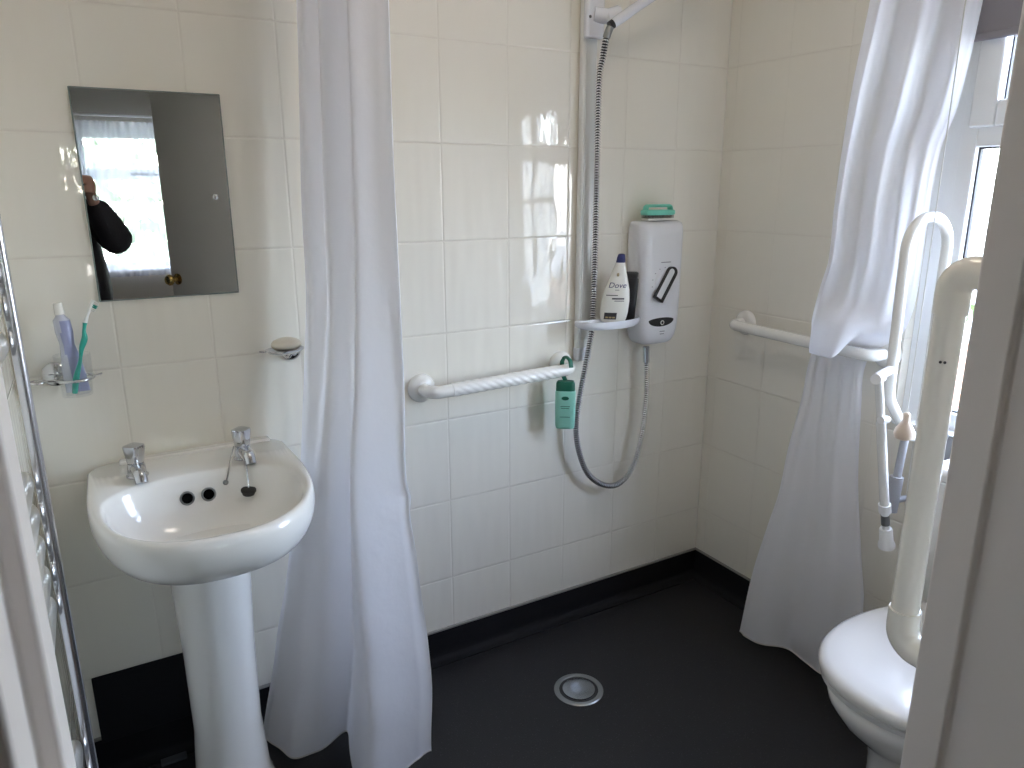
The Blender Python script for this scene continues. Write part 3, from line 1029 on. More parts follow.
cl = thing('shower_curtain', 'white shower curtain hanging beside the basin and bunched narrow', 'shower curtain', (-1.4, -0.2, 0.02), group='white shower curtains')
LT = [(2.045, (-1.345, -0.05)), (1.806, (-1.349, -0.06)), (1.60, (-1.359, -0.06)), (1.363, (-1.373, -0.06)), (1.167, (-1.379, -0.06)), (0.99, (-1.399, -0.06)), (0.90, (-1.41, -0.06)), (0.743, (-1.432, -0.06)), (0.529, (-1.477, -0.06)), (0.137, (-1.565, -0.065)), (0.02, (-1.598, -0.085))]
RT = [(2.045, (-1.250, -0.32)), (1.765, (-1.252, -0.32)), (1.471, (-1.256, -0.32)), (1.258, (-1.254, -0.32)), (0.947, (-1.256, -0.33)), (0.775, (-1.261, -0.33)), (0.53, (-1.245, -0.34)), (0.253, (-1.225, -0.35)), (0.02, (-1.238, -0.365))]
def off_left(s, z):
    t = (2.045 - z) / 2.03
    fine = 0.030 * math.sin(2 * PI * (2.6 * s + 0.06 * t + 0.1)) + 0.011 * math.sin(2 * PI * (6.2 * s + 0.3 + 0.2 * t)) * (1 - t)
    big = 0.070 * math.exp(-((s - 0.25) / 0.17) ** 2) - 0.060 * math.exp(-((s - 0.47) / 0.055) ** 2) + 0.150 * math.exp(-((s - 0.74) / 0.17) ** 2)
    big += 0.006 * math.sin(2 * PI * (5.2 * s + 0.4 - 0.4 * t)) * math.sin(PI * s)
    mid = 0.035 * math.sin(PI * s) - 0.022 * math.exp(-((s - 0.50) / 0.10) ** 2)
    w = smooth01((t - 0.2) / 0.8)
    env = min(1, s / 0.05) * min(1, (1 - s) / 0.05)
    crease = 0.014 * math.exp(-((z - 0.71 + 0.15 * (s - 1)) / 0.022) ** 2) * math.exp(-((s - 0.97) / 0.07) ** 2)
    crumple = 0.004 * math.sin(26 * z + 9 * s) * math.sin(17 * s + 5 * z) * w * w
    dz = -0.010 * math.exp(-((s - 0.26) / 0.15) ** 2) - 0.012 * math.exp(-((s - 0.76) / 0.2) ** 2)
    return s, (fine * (1 - 0.85 * w) + big * w + mid * (1 - w)) * env - crease + crumple, dz * w
curtain(cl, LT, RT, 2.045, 0.03, 150, 130, off_left, 1)

cr = thing('shower_curtain', 'white shower curtain tucked behind the grab bar beside the window', 'shower curtain', (-0.1, -0.55, 0.03), group='white shower curtains')
LT2 = [(2.045, (-0.33, -0.74)), (1.80, (-0.28, -0.685)), (1.605, (-0.22, -0.617)), (1.375, (-0.17, -0.568)), (1.223, (-0.147, -0.550)), (1.143, (-0.13, -0.520)), (1.045, (-0.112, -0.491)), (1.012, (-0.085, -0.478)), (0.990, (-0.042, -0.458)), (0.955, (-0.036, -0.447)), (0.90, (-0.046, -0.443)), (0.799, (-0.06, -0.443)), (0.649, (-0.08, -0.43)), (0.508, (-0.10, -0.428)), (0.398, (-0.11, -0.408)), (0.223, (-0.135, -0.386)), (0.03, (-0.172, -0.388))]
RT2 = [(2.045, (-0.03, -0.80)), (1.807, (-0.03, -0.787)), (1.588, (-0.03, -0.765)), (1.491, (-0.04, -0.745)), (1.311, (-0.04, -0.738)), (1.132, (-0.04, -0.735)), (1.039, (-0.04, -0.712)), (1.005, (-0.03, -0.670)), (0.98, (-0.028, -0.632)), (0.922, (-0.03, -0.612)), (0.842, (-0.04, -0.622)), (0.62, (-0.055, -0.652)), (0.407, (-0.075, -0.705)), (0.296, (-0.08, -0.730)), (0.03, (-0.085, -0.75))]
def off_right(s, z):
    k = math.exp(-((z - 0.968) / 0.035) ** 2)             # pinched flat behind the bar
    up = smooth01((z - 0.99) / 0.25)
    lo = smooth01((0.95 - z) / 0.55)
    o = up * (0.017 * math.sin(2 * PI * (2.4 * s + 0.15)) + 0.005 * math.sin(2 * PI * (5.1 * s + 0.08 * z)))
    o += lo * (0.020 * math.sin(2 * PI * (1.7 * s + 0.02)) + 0.003 * math.sin(2 * PI * (3.7 * s + 0.35)))
    o += (1 - lo) * smooth01((0.99 - z) / 0.1) * 0.008 * math.sin(2 * PI * 4.2 * s + 2.2)
    sag = 0.055 * math.exp(-((z - 1.040) / 0.045) ** 2) * math.exp(-((s - 0.40) / 0.32) ** 2)
    env = min(1, s / 0.05) * min(1, (1 - s) / 0.05)
    g = smooth01(s / 0.06) * smooth01((0.62 - s) / 0.25)
    dz = -0.062 * math.exp(-((z - 1.024) / 0.014) ** 2) * g
    return s, (o * (1 - 0.93 * k) + sag) * env + 0.018 * g * math.exp(-((z - 1.024) / 0.016) ** 2), dz
curtain(cr, LT2, RT2, 2.045, 0.03, 130, 420, off_right, 1)

rl = thing('curtain_rail', 'white L shaped curtain rail above the shower area', 'curtain rail', (-1.0, -0.4, 2.06))
bm = BM()
tube(bm, fillet([(-1.30, -0.001, 2.085), (-1.30, -0.76, 2.085), (-0.001, -0.76, 2.085)], 0.15, 10), 0.0125, 14)
obj('rail', bm, 'white_plastic', rl)
for k in range(7):
    bm = BM()
    torus(bm, (-1.30, -0.05 - 0.042 * k, 2.074), 0.023, 0.002, (0, 1, 0), 20, 6)
    obj('hook', bm, 'white_plastic', rl)
for k in range(7):
    bm = BM()
    torus(bm, (-0.05 - 0.042 * k, -0.76, 2.074), 0.023, 0.002, (1, 0, 0), 20, 6)
    obj('hook', bm, 'white_plastic', rl)

# ------------------------------------------------------------------ grab bars
def flange(bm, c, nrm):
    lathe(bm, [(0.040, 0.0005), (0.040, 0.006), (0.037, 0.013), (0.028, 0.019), (0.019, 0.023)], c, nrm, 30)
gb = thing('grab_bar', 'white fluted grab bar on the back wall between curtain and shower', 'grab bar', (-0.85, 0, 0.88), group='white wall grab bars')
pts = fillet([(-1.080, -0.010, 0.874), (-1.080, -0.072, 0.874), (-0.620, -0.072, 0.886), (-0.620, -0.010, 0.886)], 0.038, 8)
bm = BM()
tube(bm, pts, 0.0175, 20)
obj('bar', bm, 'rail_plastic', gb)
p0, p1 = Vector((-1.020, -0.072, 0.8756)), Vector((-0.675, -0.072, 0.8846))
pp = [p0.lerp(p1, i / 150) for i in range(151)]
bm = BM()
tube(bm, pp, 0.0195, 48, rfun=lambda i, a: 0.0188 + 0.0007 * math.cos(6 * a - 2 * PI * i * 0.0023 / 0.026 * 1.0) * min(1, i / 6, (150 - i) / 6))
obj('fluted_grip', bm, 'rail_plastic', gb, angle=70)
for x, z in ((-1.080, 0.874), (-0.620, 0.886)):
    bm = BM()
    flange(bm, (x, 0, z), (0, -1, 0))
    obj('wall_flange', bm, 'rail_plastic', gb)
gb2 = thing('grab_bar', 'white plain grab bar on the window wall with a curtain tucked behind', 'grab bar', (0, -0.4, 0.98), group='white wall grab bars')
pts = fillet([(-0.010, -0.158, 0.982), (-0.072, -0.158, 0.982), (-0.072, -0.655, 0.974), (-0.010, -0.655, 0.974)], 0.036, 8)
bm = BM()
tube(bm, pts, 0.0165, 20)
obj('bar', bm, 'rail_plastic', gb2)
for y, z in ((-0.158, 0.982), (-0.655, 0.974)):
    bm = BM()
    flange(bm, (0, y, z), (-1, 0, 0))
    obj('wall_flange', bm, 'rail_plastic', gb2)

# ------------------------------------------------------------------ green bottle hung on the bar
gn = thing('shower_gel_bottle', 'pale green shower gel bottle hanging by its hook from the grab bar', 'bottle', (-0.638, -0.072, 0.70))
GX, GY = -0.647, -0.072
def rrect_ring(c, a, b, z, k=4.0, n=36, rot=0.0):
    out = []
    for i in range(n):
        q = 2 * PI * i / n
        x = a * math.copysign(abs(math.cos(q)) ** (2 / k), math.cos(q))
        y = b * math.copysign(abs(math.sin(q)) ** (2 / k), math.sin(q))
        out.append(Vector((c[0] + x * math.cos(rot) - y * math.sin(rot), c[1] + x * math.sin(rot) + y * math.cos(rot), z)))
    return out
GR = math.radians(-35)
bm = BM()
loft(bm, [rrect_ring((GX, GY), a, b, z, rot=GR) for z, a, b in ((0.705, 0.020, 0.012), (0.707, 0.027, 0.016), (0.715, 0.0295, 0.018), (0.76, 0.0305, 0.0185), (0.818, 0.0305, 0.0185), (0.824, 0.0295, 0.0175))])
obj('bottle_body', bm, 'bottle_green', gn, angle=50)
bm = BM()
loft(bm, [rrect_ring((GX, GY), a, b, z, rot=GR) for z, a, b in ((0.824, 0.0285, 0.017), (0.828, 0.0288, 0.0172), (0.846, 0.0282, 0.0165), (0.852, 0.024, 0.013))])
cp = obj('cap', bm, 'dark_green', gn, angle=50)
bm = BM()
hk = [Vector((GX, GY, 0.888)) + Vector((math.cos(GR) * 0.0265 * math.cos(a), 0 + math.sin(GR) * 0.0265 * math.cos(a) * 0.2, 0.0265 * 1.35 * math.sin(a))) for a in [math.radians(-140 + 255 * k / 26) for k in range(27)]]
hk = [Vector((p.x - 0.0, GY - 0.0, p.z)) for p in hk]
# hook: rises from the cap behind the bar, over it and down in front
hk = fillet([(GX + 0.004, GY + 0.006, 0.850), (GX + 0.006, GY + 0.028, 0.870), (GX + 0.006, GY + 0.030, 0.904), (GX + 0.004, GY + 0.010, 0.926), (GX + 0.002, GY - 0.020, 0.918), (GX, GY - 0.028, 0.898)], 0.012, 6)
tube(bm, hk, 0.0048, 10, sq=(0.6, 1.5))
obj('hook', bm, 'dark_green', cp)
bm = BM()
nrm = Vector((math.sin(GR), -math.cos(GR), 0))
tng = Vector((math.cos(GR), math.sin(GR), 0))
c = Vector((GX, GY, 0.803)) + nrm * 0.0187
ring0 = [c + tng * (0.011 * math.cos(a)) + Vector((0, 0, 0.006 * math.sin(a))) for a in [2 * PI * k / 24 for k in range(24)]]
loft(bm, [ring0, [p + nrm * 0.0006 for p in ring0]])
obj('logo', bm, 'dark_green', gn, smooth=False)
for k, (w, z) in enumerate(((0.014, 0.778), (0.012, 0.772), (0.015, 0.745))):
    q = Vector((GX, GY, z)) + nrm * 0.0186
    bm = BM()
    loft(bm, [[q + tng * a + Vector((0, 0, b)) for a, b in ((-w, -0.0008), (w, -0.0008), (w, 0.0008), (-w, 0.0008))], [q + nrm * 0.0004 + tng * a + Vector((0, 0, b)) for a, b in ((-w, -0.0008), (w, -0.0008), (w, 0.0008), (-w, 0.0008))]])
    obj('printed_line', bm, 'dark_green', gn, smooth=False)

# ------------------------------------------------------------------ shower: riser rail, tray, bottles, unit, hose, handset
rr = thing('shower_riser_rail', 'tall grey shower riser rail screwed to the tiles', 'shower rail', (-0.556, 0, 0.89))
bm = BM()
box(bm, -0.574, -0.526, -0.026, -0.004, 0.93, 2.20)
obj('rail_body', bm, 'riser_plastic', rr, bevel=0.005, seg=3)
bm = BM()
box(bm, -0.566, -0.532, -0.0285, -0.0255, 0.96, 2.17)
obj('rail_face', bm, 'riser_face', rr, bevel=0.001)
bm = BM()
box(bm, -0.575, -0.525, -0.030, -0.0005, 0.893, 0.935)
obj('end_bracket', bm, 'tray_plastic', rr, bevel=0.006, seg=3)
bm = BM()
box(bm, -0.575, -0.525, -0.030, -0.0005, 2.195, 2.235)
obj('end_bracket', bm, 'tray_plastic', rr, bevel=0.006, seg=3)
sl = thing('handset_slider', 'white sliding clamp holding the handset on the riser rail', 'shower clamp', (-0.556, -0.05, 1.80))
bm = BM()
box(bm, -0.582, -0.522, -0.052, -0.0295, 1.800, 1.955)
obj('clamp_body', bm, 'tray_plastic', sl, bevel=0.008, seg=3)
bm = BM()
lathe(bm, [(0.016, 0.0), (0.021, 0.006), (0.021, 0.040), (0.017, 0.046)], (-0.528, -0.058, 1.852), Vector((0.9, -0.35, 0.3)), 24)
tube(bm, [(-0.556, -0.045, 1.86), (-0.525, -0.060, 1.856)], 0.020, 16)
obj('swivel', bm, 'tray_plastic', sl)
bm = BM()
lathe(bm, [(0.004, 0), (0.004, 0.002), (0.001, 0.003)], (-0.573, -0.0515, 1.852), (0, -1, 0), 12)
obj('screw', bm, 'grey_rubber', sl)

hs = thing('shower_handset', 'white shower handset on the slider, angled up out of view', 'shower head', (-0.50, -0.08, 1.83))
a0, a1 = Vector((-0.526, -0.092, 1.832)), Vector((-0.345, -0.135, 1.955))
bm = BM()
path = [a0.lerp(a1, t / 10) for t in range(11)]
tube(bm, path, [0.0125, 0.0135, 0.0135, 0.013, 0.013, 0.0135, 0.014, 0.0145, 0.015, 0.016, 0.018], 18)
obj('handle', bm, 'tray_plastic', hs)
dirh = (a1 - a0).normalized()
bm = BM()
hc = a1 + dirh * 0.040
nh = Vector((0.55, -0.45, -0.70)).normalized()
lathe(bm, [(0.012, -0.030), (0.030, -0.022), (0.044, -0.006), (0.046, 0.004), (0.042, 0.010)], hc, nh, 32)
hh = obj('spray_head', bm, 'tray_plastic', hs)
bm = BM()
lathe(bm, [(0.038, 0.0095), (0.038, 0.0115), (0.030, 0.0125)], hc, nh, 32)
obj('spray_plate', bm, 'unit_grey', hh)
bm = BM()
lathe(bm, [(0.0118, -0.012), (0.0122, -0.010), (0.0122, 0.004)], a0, dirh, 18)
obj('collar', bm, 'black_plastic', hs)

ho = thing('shower_hose', 'ribbed metal shower hose looping from the handset to the shower unit', 'hose', (-0.45, -0.05, 0.47))
hpts = [(-0.538, -0.096, 1.822), (-0.546, -0.09, 1.795), (-0.541, -0.07, 1.75), (-0.543, -0.058, 1.693), (-0.541, -0.055, 1.509), (-0.539, -0.055, 1.231), (-0.539, -0.052, 1.05), (-0.542, -0.05, 0.98), (-0.563, -0.05, 0.872), (-0.58, -0.048, 0.779), (-0.588, -0.046, 0.684), (-0.572, -0.046, 0.599), (-0.536, -0.046, 0.523), (-0.475, -0.046, 0.474), (-0.414, -0.046, 0.465), (-0.36, -0.046, 0.507), (-0.327, -0.046, 0.606), (-0.313, -0.046, 0.74), (-0.318, -0.046, 0.86), (-0.322, -0.046, 0.915)]
hp = resample(spline(hpts, 12), 0.0024)
bm = BM()
tube(bm, hp, [0.0092 if i % 3 else 0.0052 for i in range(len(hp))], 12)
bm.faces.ensure_lookup_table()
for i in range(len(hp) - 1):
    if i % 3 == 0:
        for k in range(12):
            bm.faces[i * 12 + k].material_index = 1
obj('ribbed_tube', bm, ['chrome_hose', 'hose_groove_shade'], ho, angle=80)
bm = BM()
tube(bm, hp[-22:], 0.0112, 16)
obj('end_nut', bm, 'chrome', ho)
bm = BM()
tube(bm, hp[:13], 0.0105, 16)
obj('end_cone', bm, 'satin_steel', ho)

tr = thing('shower_tray_shelf', 'small pale plastic shelf clipped to the riser rail', 'shower shelf', (-0.50, -0.08, 1.003))
bm = BM()
def tray_ring(s, z, dy=0.0):
    o = []
    z += 0.018
    for k in range(40):
        a = PI * k / 39
        o.append(Vector((-0.497 + 0.112 * s * math.cos(a), -0.066 + dy - 0.060 * s * math.sin(a) ** 0.8, z)))
    return o
loft(bm, [tray_ring(0.86, 0.984, -0.004), tray_ring(0.97, 0.990), tray_ring(1.0, 0.998), tray_ring(1.0, 1.008), tray_ring(0.965, 1.008, -0.002), tray_ring(0.945, 0.999, -0.003)])
obj('tray', bm, 'tray_plastic', tr, angle=50)
bm = BM()
box(bm, -0.592, -0.566, -0.078, -0.0305, 1.004, 1.022)
obj('rail_clip', bm, 'tray_plastic', tr, bevel=0.004)

DR = math.radians(-36)
dt, dnn = Vector((math.cos(DR), math.sin(DR), 0)), Vector((math.sin(DR), -math.cos(DR), 0))
DC = Vector((-0.495, -0.092, 1.0185))
dv_ = thing('body_wash_bottle', 'white body wash bottle with a navy cap standing on the shower shelf', 'bottle', DC)
prof = [(0.0, 0.028, 0.014), (0.003, 0.0345, 0.0185), (0.012, 0.0385, 0.0215), (0.035, 0.0415, 0.0235), (0.070, 0.0415, 0.0240), (0.105, 0.0370, 0.0225), (0.140, 0.0275, 0.0190), (0.165, 0.0205, 0.0155), (0.185, 0.0148, 0.0125), (0.192, 0.0135, 0.0120)]
LEAN = 0.10
def dove_pt(u, v, h):
    h = h * 0.92
    return DC + dt * (u + LEAN * h) + dnn * v + Vector((0, 0, h))
bm = BM()
loft(bm, [[dove_pt(a * math.copysign(abs(math.cos(q)) ** 0.8, math.cos(q)), b * math.copysign(abs(math.sin(q)) ** 0.8, math.sin(q)), h) for q in [2 * PI * k / 40 for k in range(40)]] for h, a, b in prof])
obj('bottle_body', bm, 'bottle_white', dv_, angle=60)
bm = BM()
loft(bm, [[dove_pt(a * math.cos(q), b * math.sin(q), h) for q in [2 * PI * k / 28 for k in range(28)]] for h, a, b in ((0.191, 0.0125, 0.0112), (0.193, 0.0135, 0.0122), (0.207, 0.0122, 0.0110), (0.217, 0.0100, 0.0090), (0.2195, 0.006, 0.0055))])
obj('cap', bm, 'navy', dv_, angle=50)
def dove_surf(u, h, lift=0.0006):
    for (h0, a0_, b0_), (h1, a1_, b1_) in zip(prof, prof[1:]):
        if h0 <= h <= h1:
            t = (h - h0) / (h1 - h0)
            a, b = a0_ + (a1_ - a0_) * t, b0_ + (b1_ - b0_) * t
            q = max(0, 1 - (abs(u) / a) ** 2.5) ** (1 / 2.5)
            return dove_pt(u, b * q + lift, h)
    return dove_pt(u, 0, h)
bm = text_mesh('Dove', 0.0235, 'navy')
for v in bm.verts:
    v.co.x += 0.10 * v.co.y * 2.2
    v.co = dove_surf(v.co.x, 0.121 + v.co.y)
lt = obj('lettering', bm, 'navy', dv_, smooth=False)
def dove_strip(bm, u0, u1, h0, h1, n=8):
    rows = [[dove_surf(u0 + (u1 - u0) * i / n, h) for i in range(n + 1)] for h in (h0, h1)]
    loft(bm, rows, False, False, closed=False)
for q in ((-0.030, 0.004, 0.0885, 0.0910), (-0.012, 0.024, 0.0770, 0.0815), (-0.004, 0.024, 0.0710, 0.0730), (-0.006, 0.006, 0.1060, 0.1075)):
    bm = BM()
    dove_strip(bm, *q)
    obj('printed_line', bm, 'print_dark', dv_, smooth=False)
bm = BM()
dove_strip(bm, -0.0285, 0.008, 0.012, 0.034)
lb = obj('base_label', bm, 'print_dark', dv_, smooth=False)
bm = BM()
for q0 in (-0.024, -0.014, -0.004):
    rows = [[dove_surf(q0 + 0.008 * i / 4, h, 0.0010) for i in range(5)] for h in (0.016, 0.021)]
    loft(bm, rows, False, False, closed=False)
obj('gold_marks', bm, 'print_gold', lb, smooth=False)
bm = BM()
ball(bm, dove_surf(-0.003, 0.155), 0.005, 0.0022, 0.0055, 12)
obj('emblem', bm, 'print_gold', dv_)

dk = thing('dark_bottle', 'slim dark grey bottle behind the white body wash bottle', 'bottle', (-0.430, -0.082, 1.018))
bm = BM()
loft(bm, [rrect_ring((-0.433 + 0.05 * (z - 1.018), -0.084), a, b, z, 3.5, rot=DR) for z, a, b in ((1.018, 0.018, 0.010), (1.022, 0.0215, 0.013), (1.07, 0.0230, 0.0135), (1.12, 0.0240, 0.0135), (1.142, 0.0240, 0.0135), (1.147, 0.021, 0.011))])
obj('bottle_body', bm, 'black_plastic', dk, angle=50)
bm = BM()
loft(bm, [rrect_ring((-0.4265, -0.084), a, b, z, 3.5, rot=DR) for z, a, b in ((1.147, 0.0225, 0.0125), (1.160, 0.0230, 0.0125), (1.163, 0.020, 0.010))])
obj('cap', bm, 'rubber', dk, angle=50)

# the electric shower
su = thing('electric_shower', 'white electric shower unit with a black and white dial on the tiles', 'shower unit', (-0.29, 0, 0.92))
UXC = -0.2935
def unit_ring(s, y, top=1.3085, bot=0.923, ins=0.0):
    o = []
    n = 64
    zc, hz = (top + bot) / 2, (top - bot) / 2 - ins
    for k in range(n):
        a = 2 * PI * k / n
        kx = 14.0 if math.sin(a) > 0 else 5.0
        x = (0.0885 - ins) * math.copysign(abs(math.cos(a)) ** (2 / kx), math.cos(a))
        z = hz * math.copysign(abs(math.sin(a)) ** (2 / kx), math.sin(a))
        x *= 1.0 - 0.055 * (1 - (z / hz)) / 2
        o.append(Vector((UXC + x, y, zc + z)))
    return o
bm = BM()
loft(bm, [unit_ring(1, -0.001, ins=0.006), unit_ring(1, -0.010, ins=0.004), unit_ring(1, -0.012, ins=0.0), unit_ring(1, -0.046, ins=0.0), unit_ring(1, -0.062, ins=0.003), unit_ring(1, -0.071, ins=0.010), unit_ring(1, -0.0765, ins=0.022), unit_ring(1, -0.080, ins=0.040)])
obj('casing', bm, 'unit_plastic', su, angle=60)
DCX, DCZ = -0.291, 1.121
bm = BM()
lathe(bm, [(0.037, 0.0775), (0.036, 0.0815), (0.031, 0.085), (0.026, 0.0855)], (DCX, 0, DCZ), (0, -1, 0), 40)
dl = obj('dial', bm, 'unit_plastic', su)
la = math.radians(58)
lu, lv = Vector((math.cos(la), 0, math.sin(la))), Vector((-math.sin(la), 0, math.cos(la)))
def lever_part(bm, u0, u1, w, y0, y1, v0=0.0):
    n = 10
    o = [(u0, -w)] + [(u1 - w + w * math.sin(PI * k / n), -w * math.cos(PI * k / n)) for k in range(n + 1)] + [(u0, w)]
    loft(bm, [[Vector((DCX, y, DCZ)) + lu * a + lv * (b + v0) for a, b in o] for y in (y0, y1)])
bm = BM()
lever_part(bm, -0.060, 0.056, 0.0185, -0.083, -0.099)
lv_o = obj('lever', bm, 'black_plastic', dl, bevel=0.003)
bm = BM()
lever_part(bm, -0.054, 0.046, 0.0105, -0.099, -0.1010, 0.0078)
obj('lever_face', bm, 'unit_plastic', lv_o, bevel=0.001)
for k in range(9):
    a = math.radians(62 + 26 * k)
    c = Vector((DCX + 0.047 * math.cos(a), -0.0803, DCZ + 0.047 * math.sin(a)))
    obj('dial_mark', box(BM(), c.x - 0.0022, c.x + 0.0022, -0.0806, -0.0795, c.z - 0.0012, c.z + 0.0012), 'print_grey', su, smooth=False)
for z, x0, x1 in ((1.184, -0.306, -0.268), (0.968, -0.299, -0.279), (0.960, -0.297, -0.281)):
    obj('printed_line', box(BM(), x0, x1, -0.0806, -0.0795, z - 0.0014, z + 0.0014), 'print_grey', su, smooth=False)
bm = BM()
n = 30
o = []
for k in range(n + 1):
    a = PI + PI * k / n
    o.append((0.050 * math.cos(a), 0.020 * math.sin(a)))
for k in range(1, n):
    a = PI * k / n
    o.append((0.050 * math.cos(a), 0.008 * math.sin(a)))
loft(bm, [[Vector((-0.2945 + x, y, 1.004 + z)) for x, z in o] for y in (-0.0785, -0.0815)])
bd = obj('button_panel', bm, 'black_plastic', su, bevel=0.001)
bm = BM()
torus(bm, (-0.291, -0.0818, 0.996), 0.0062, 0.0014, (0, 1, 0), 24, 8)
obj('button', bm, 'bottle_white', bd)
bm = BM()
ball(bm, (-0.270, -0.0735, 1.284), 0.007, 0.003, 0.0035, 14)
obj('indicator', bm, 'print_dark', su)

nb = thing('nail_brush', 'turquoise nail brush lying on top of the shower unit', 'nail brush', (-0.300, -0.05, 1.3095))
bm = BM()
box(bm, -0.353, -0.249, -0.066, -0.030, 1.3095, 1.3160)
obj('base', bm, 'bristle_white', nb, bevel=0.002)
bm = BM()
random.seed(5)
for i in range(22):
    for j in range(7):
        x, y = -0.349 + 0.096 * i / 21, -0.0635 + 0.031 * j / 6
        tube(bm, [(x, y, 1.3155), (x + random.uniform(-.001, .001), y, 1.3265)], 0.0012, 5)
br_o = obj('bristles', bm, 'grey_rubber', nb, smooth=False)
bm = BM()
loft(bm, [rrect_ring((-0.301, -0.048), a, b, z, 5.0, 40) for z, a, b in ((1.3255, 0.054, 0.021), (1.3285, 0.057, 0.0225), (1.338, 0.057, 0.0225), (1.341, 0.054, 0.020))])
obj('back', bm, 'turquoise', nb, angle=50)
bm = BM()
tube(bm, fillet([(-0.350, -0.048, 1.339), (-0.348, -0.048, 1.353), (-0.254, -0.048, 1.353), (-0.252, -0.048, 1.339)], 0.010, 6), 0.0062, 12, sq=(0.8, 2.0))
obj('handle', bm, 'turquoise', nb)

# ------------------------------------------------------------------ floor drain
fd = thing('floor_drain', 'round steel shower drain set in the dark floor', 'drain', (-0.760, -0.332, 0))
bm = BM()
lathe(bm, [(0.0565, -0.004), (0.0565, 0.0012), (0.0580, 0.0030), (0.068, 0.0030), (0.0715, 0.0008), (0.0715, -0.004)], (-0.760, -0.332, 0), (0, 0, 1), 48, False, False)
obj('rim', bm, 'satin_steel', fd, angle=30)
bm = BM()
lathe(bm, [(0.0563, -0.003), (0.0563, 0.0006)], (-0.760, -0.332, 0), (0, 0, 1), 40)
obj('gap_shade', bm, 'black_plastic', fd)  # black disc painting the shade between rim and cover
bm = BM()
lathe(bm, [(0.047, 0.0003), (0.047, 0.0042), (0.044, 0.0056), (0.020, 0.0070), (0.002, 0.0072)], (-0.760, -0.332, 0), (0, 0, 1), 48)
obj('cover', bm, 'drain_cover', fd, angle=30)

# ------------------------------------------------------------------ toilet
TY = -1.098
to = thing('toilet', 'white toilet with its lid closed beside the window', 'toilet', (-0.32, TY, 0))
def dshape(xb, xf, hw, z, k=2.25, n=64, flat=0.45):
    """Seat shaped outline: square back at xb, round nose at xf (towards -x)."""
    o = []
    xm = xb + (xf - xb) * flat
    for i in range(n // 2 + 1):
        a = -PI / 2 + PI * i / (n // 2)
        o.append(Vector((xm + (xf - xm) * abs(math.cos(a)) ** (2 / k), TY + hw * math.copysign(abs(math.sin(a)) ** (2 / k), math.sin(a)), z)))
    hb = hw * 0.80
    m = n // 2 - 1
    for i in range(1, m + 1):
        t = i / (m + 1)
        # right side, back edge, left side
        if t < 0.33:
            q = t / 0.33
            o.append(Vector((xm + (xb - xm) * q, TY + hw + (hb - hw) * q * q, z)))
        elif t < 0.67:
            q = (t - 0.33) / 0.34
            o.append(Vector((xb, TY + hb - 2 * hb * q, z)))
        else:
            q = (t - 0.67) / 0.33
            o.append(Vector((xb + (xm - xb) * q, TY - hb + (hb - hw) * (1 - (1 - q) ** 2) * 1.0, z)))
    return o
bm = BM()
loft(bm, [dshape(-0.02, -0.540, 0.118, 0.0), dshape(-0.02, -0.542, 0.120, 0.02), dshape(-0.03, -0.525, 0.108, 0.06), dshape(-0.03, -0.518, 0.106, 0.18), dshape(-0.03, -0.526, 0.114, 0.245), dshape(-0.03, -0.562, 0.140, 0.285), dshape(-0.03, -0.602, 0.168, 0.325), dshape(-0.03, -0.629, 0.185, 0.365), dshape(-0.03, -0.634, 0.189, 0.390), dshape(-0.03, -0.625, 0.182, 0.400)])
obj('bowl', bm, 'ceramic', to, angle=60)
bm = BM()
loft(bm, [dshape(-0.20, -0.628, 0.184, 0.402), dshape(-0.20, -0.636, 0.190, 0.405), dshape(-0.20, -0.636, 0.190, 0.414), dshape(-0.20, -0.632, 0.187, 0.417)])
obj('seat', bm, 'toilet_plastic', to, angle=50)
bm = BM()
loft(bm, [dshape(-0.195, -0.632, 0.187, 0.419), dshape(-0.195, -0.640, 0.194, 0.422), dshape(-0.195, -0.641, 0.195, 0.432), dshape(-0.195, -0.636, 0.191, 0.440), dshape(-0.195, -0.622, 0.180, 0.4465), dshape(-0.20, -0.58, 0.150, 0.4505), dshape(-0.22, -0.45, 0.07, 0.452)])
obj('lid', bm, 'toilet_plastic', to, angle=50)
for dy in (-0.075, 0.075):
    bm = BM()
    tube(bm, [(-0.188, TY + dy - 0.018, 0.425), (-0.188, TY + dy + 0.018, 0.425)], 0.011, 14)
    obj('hinge', bm, 'toilet_plastic', to)
bm = BM()
loft(bm, [[Vector((x, TY + y, z)) for x, y in ((-0.006, -hw), (-0.006, hw), (xf + 0.02, hw), (xf, hw - 0.03), (xf - 0.004, 0), (xf, -hw + 0.03), (xf + 0.02, -hw))] for z, hw, xf in ((0.40, 0.165, -0.165), (0.42, 0.18, -0.172), (0.60, 0.185, -0.178), (0.745, 0.188, -0.180))])
ci = obj('cistern', bm, 'ceramic', to, angle=50, bevel=0.006)
bm = BM()
loft(bm, [[Vector((x, TY + y, z)) for x, y in ((-0.004, -hw), (-0.004, hw), (xf + 0.02, hw), (xf, hw - 0.03), (xf - 0.004, 0), (xf, -hw + 0.03), (xf + 0.02, -hw))] for z, hw, xf in ((0.746, 0.195, -0.188), (0.765, 0.196, -0.189), (0.777, 0.188, -0.180))])
obj('cistern_lid', bm, 'ceramic', ci, angle=50, bevel=0.004)
bm = BM()
lathe(bm, [(0.010, 0), (0.010, 0.014)], (-0.179, TY - 0.12, 0.70), (-1, 0, 0), 16)
tube(bm, [(-0.190, TY - 0.12, 0.70), (-0.196, TY - 0.05, 0.693)], [0.006, 0.0075], 12)
obj('flush_handle', bm, 'chrome', ci)

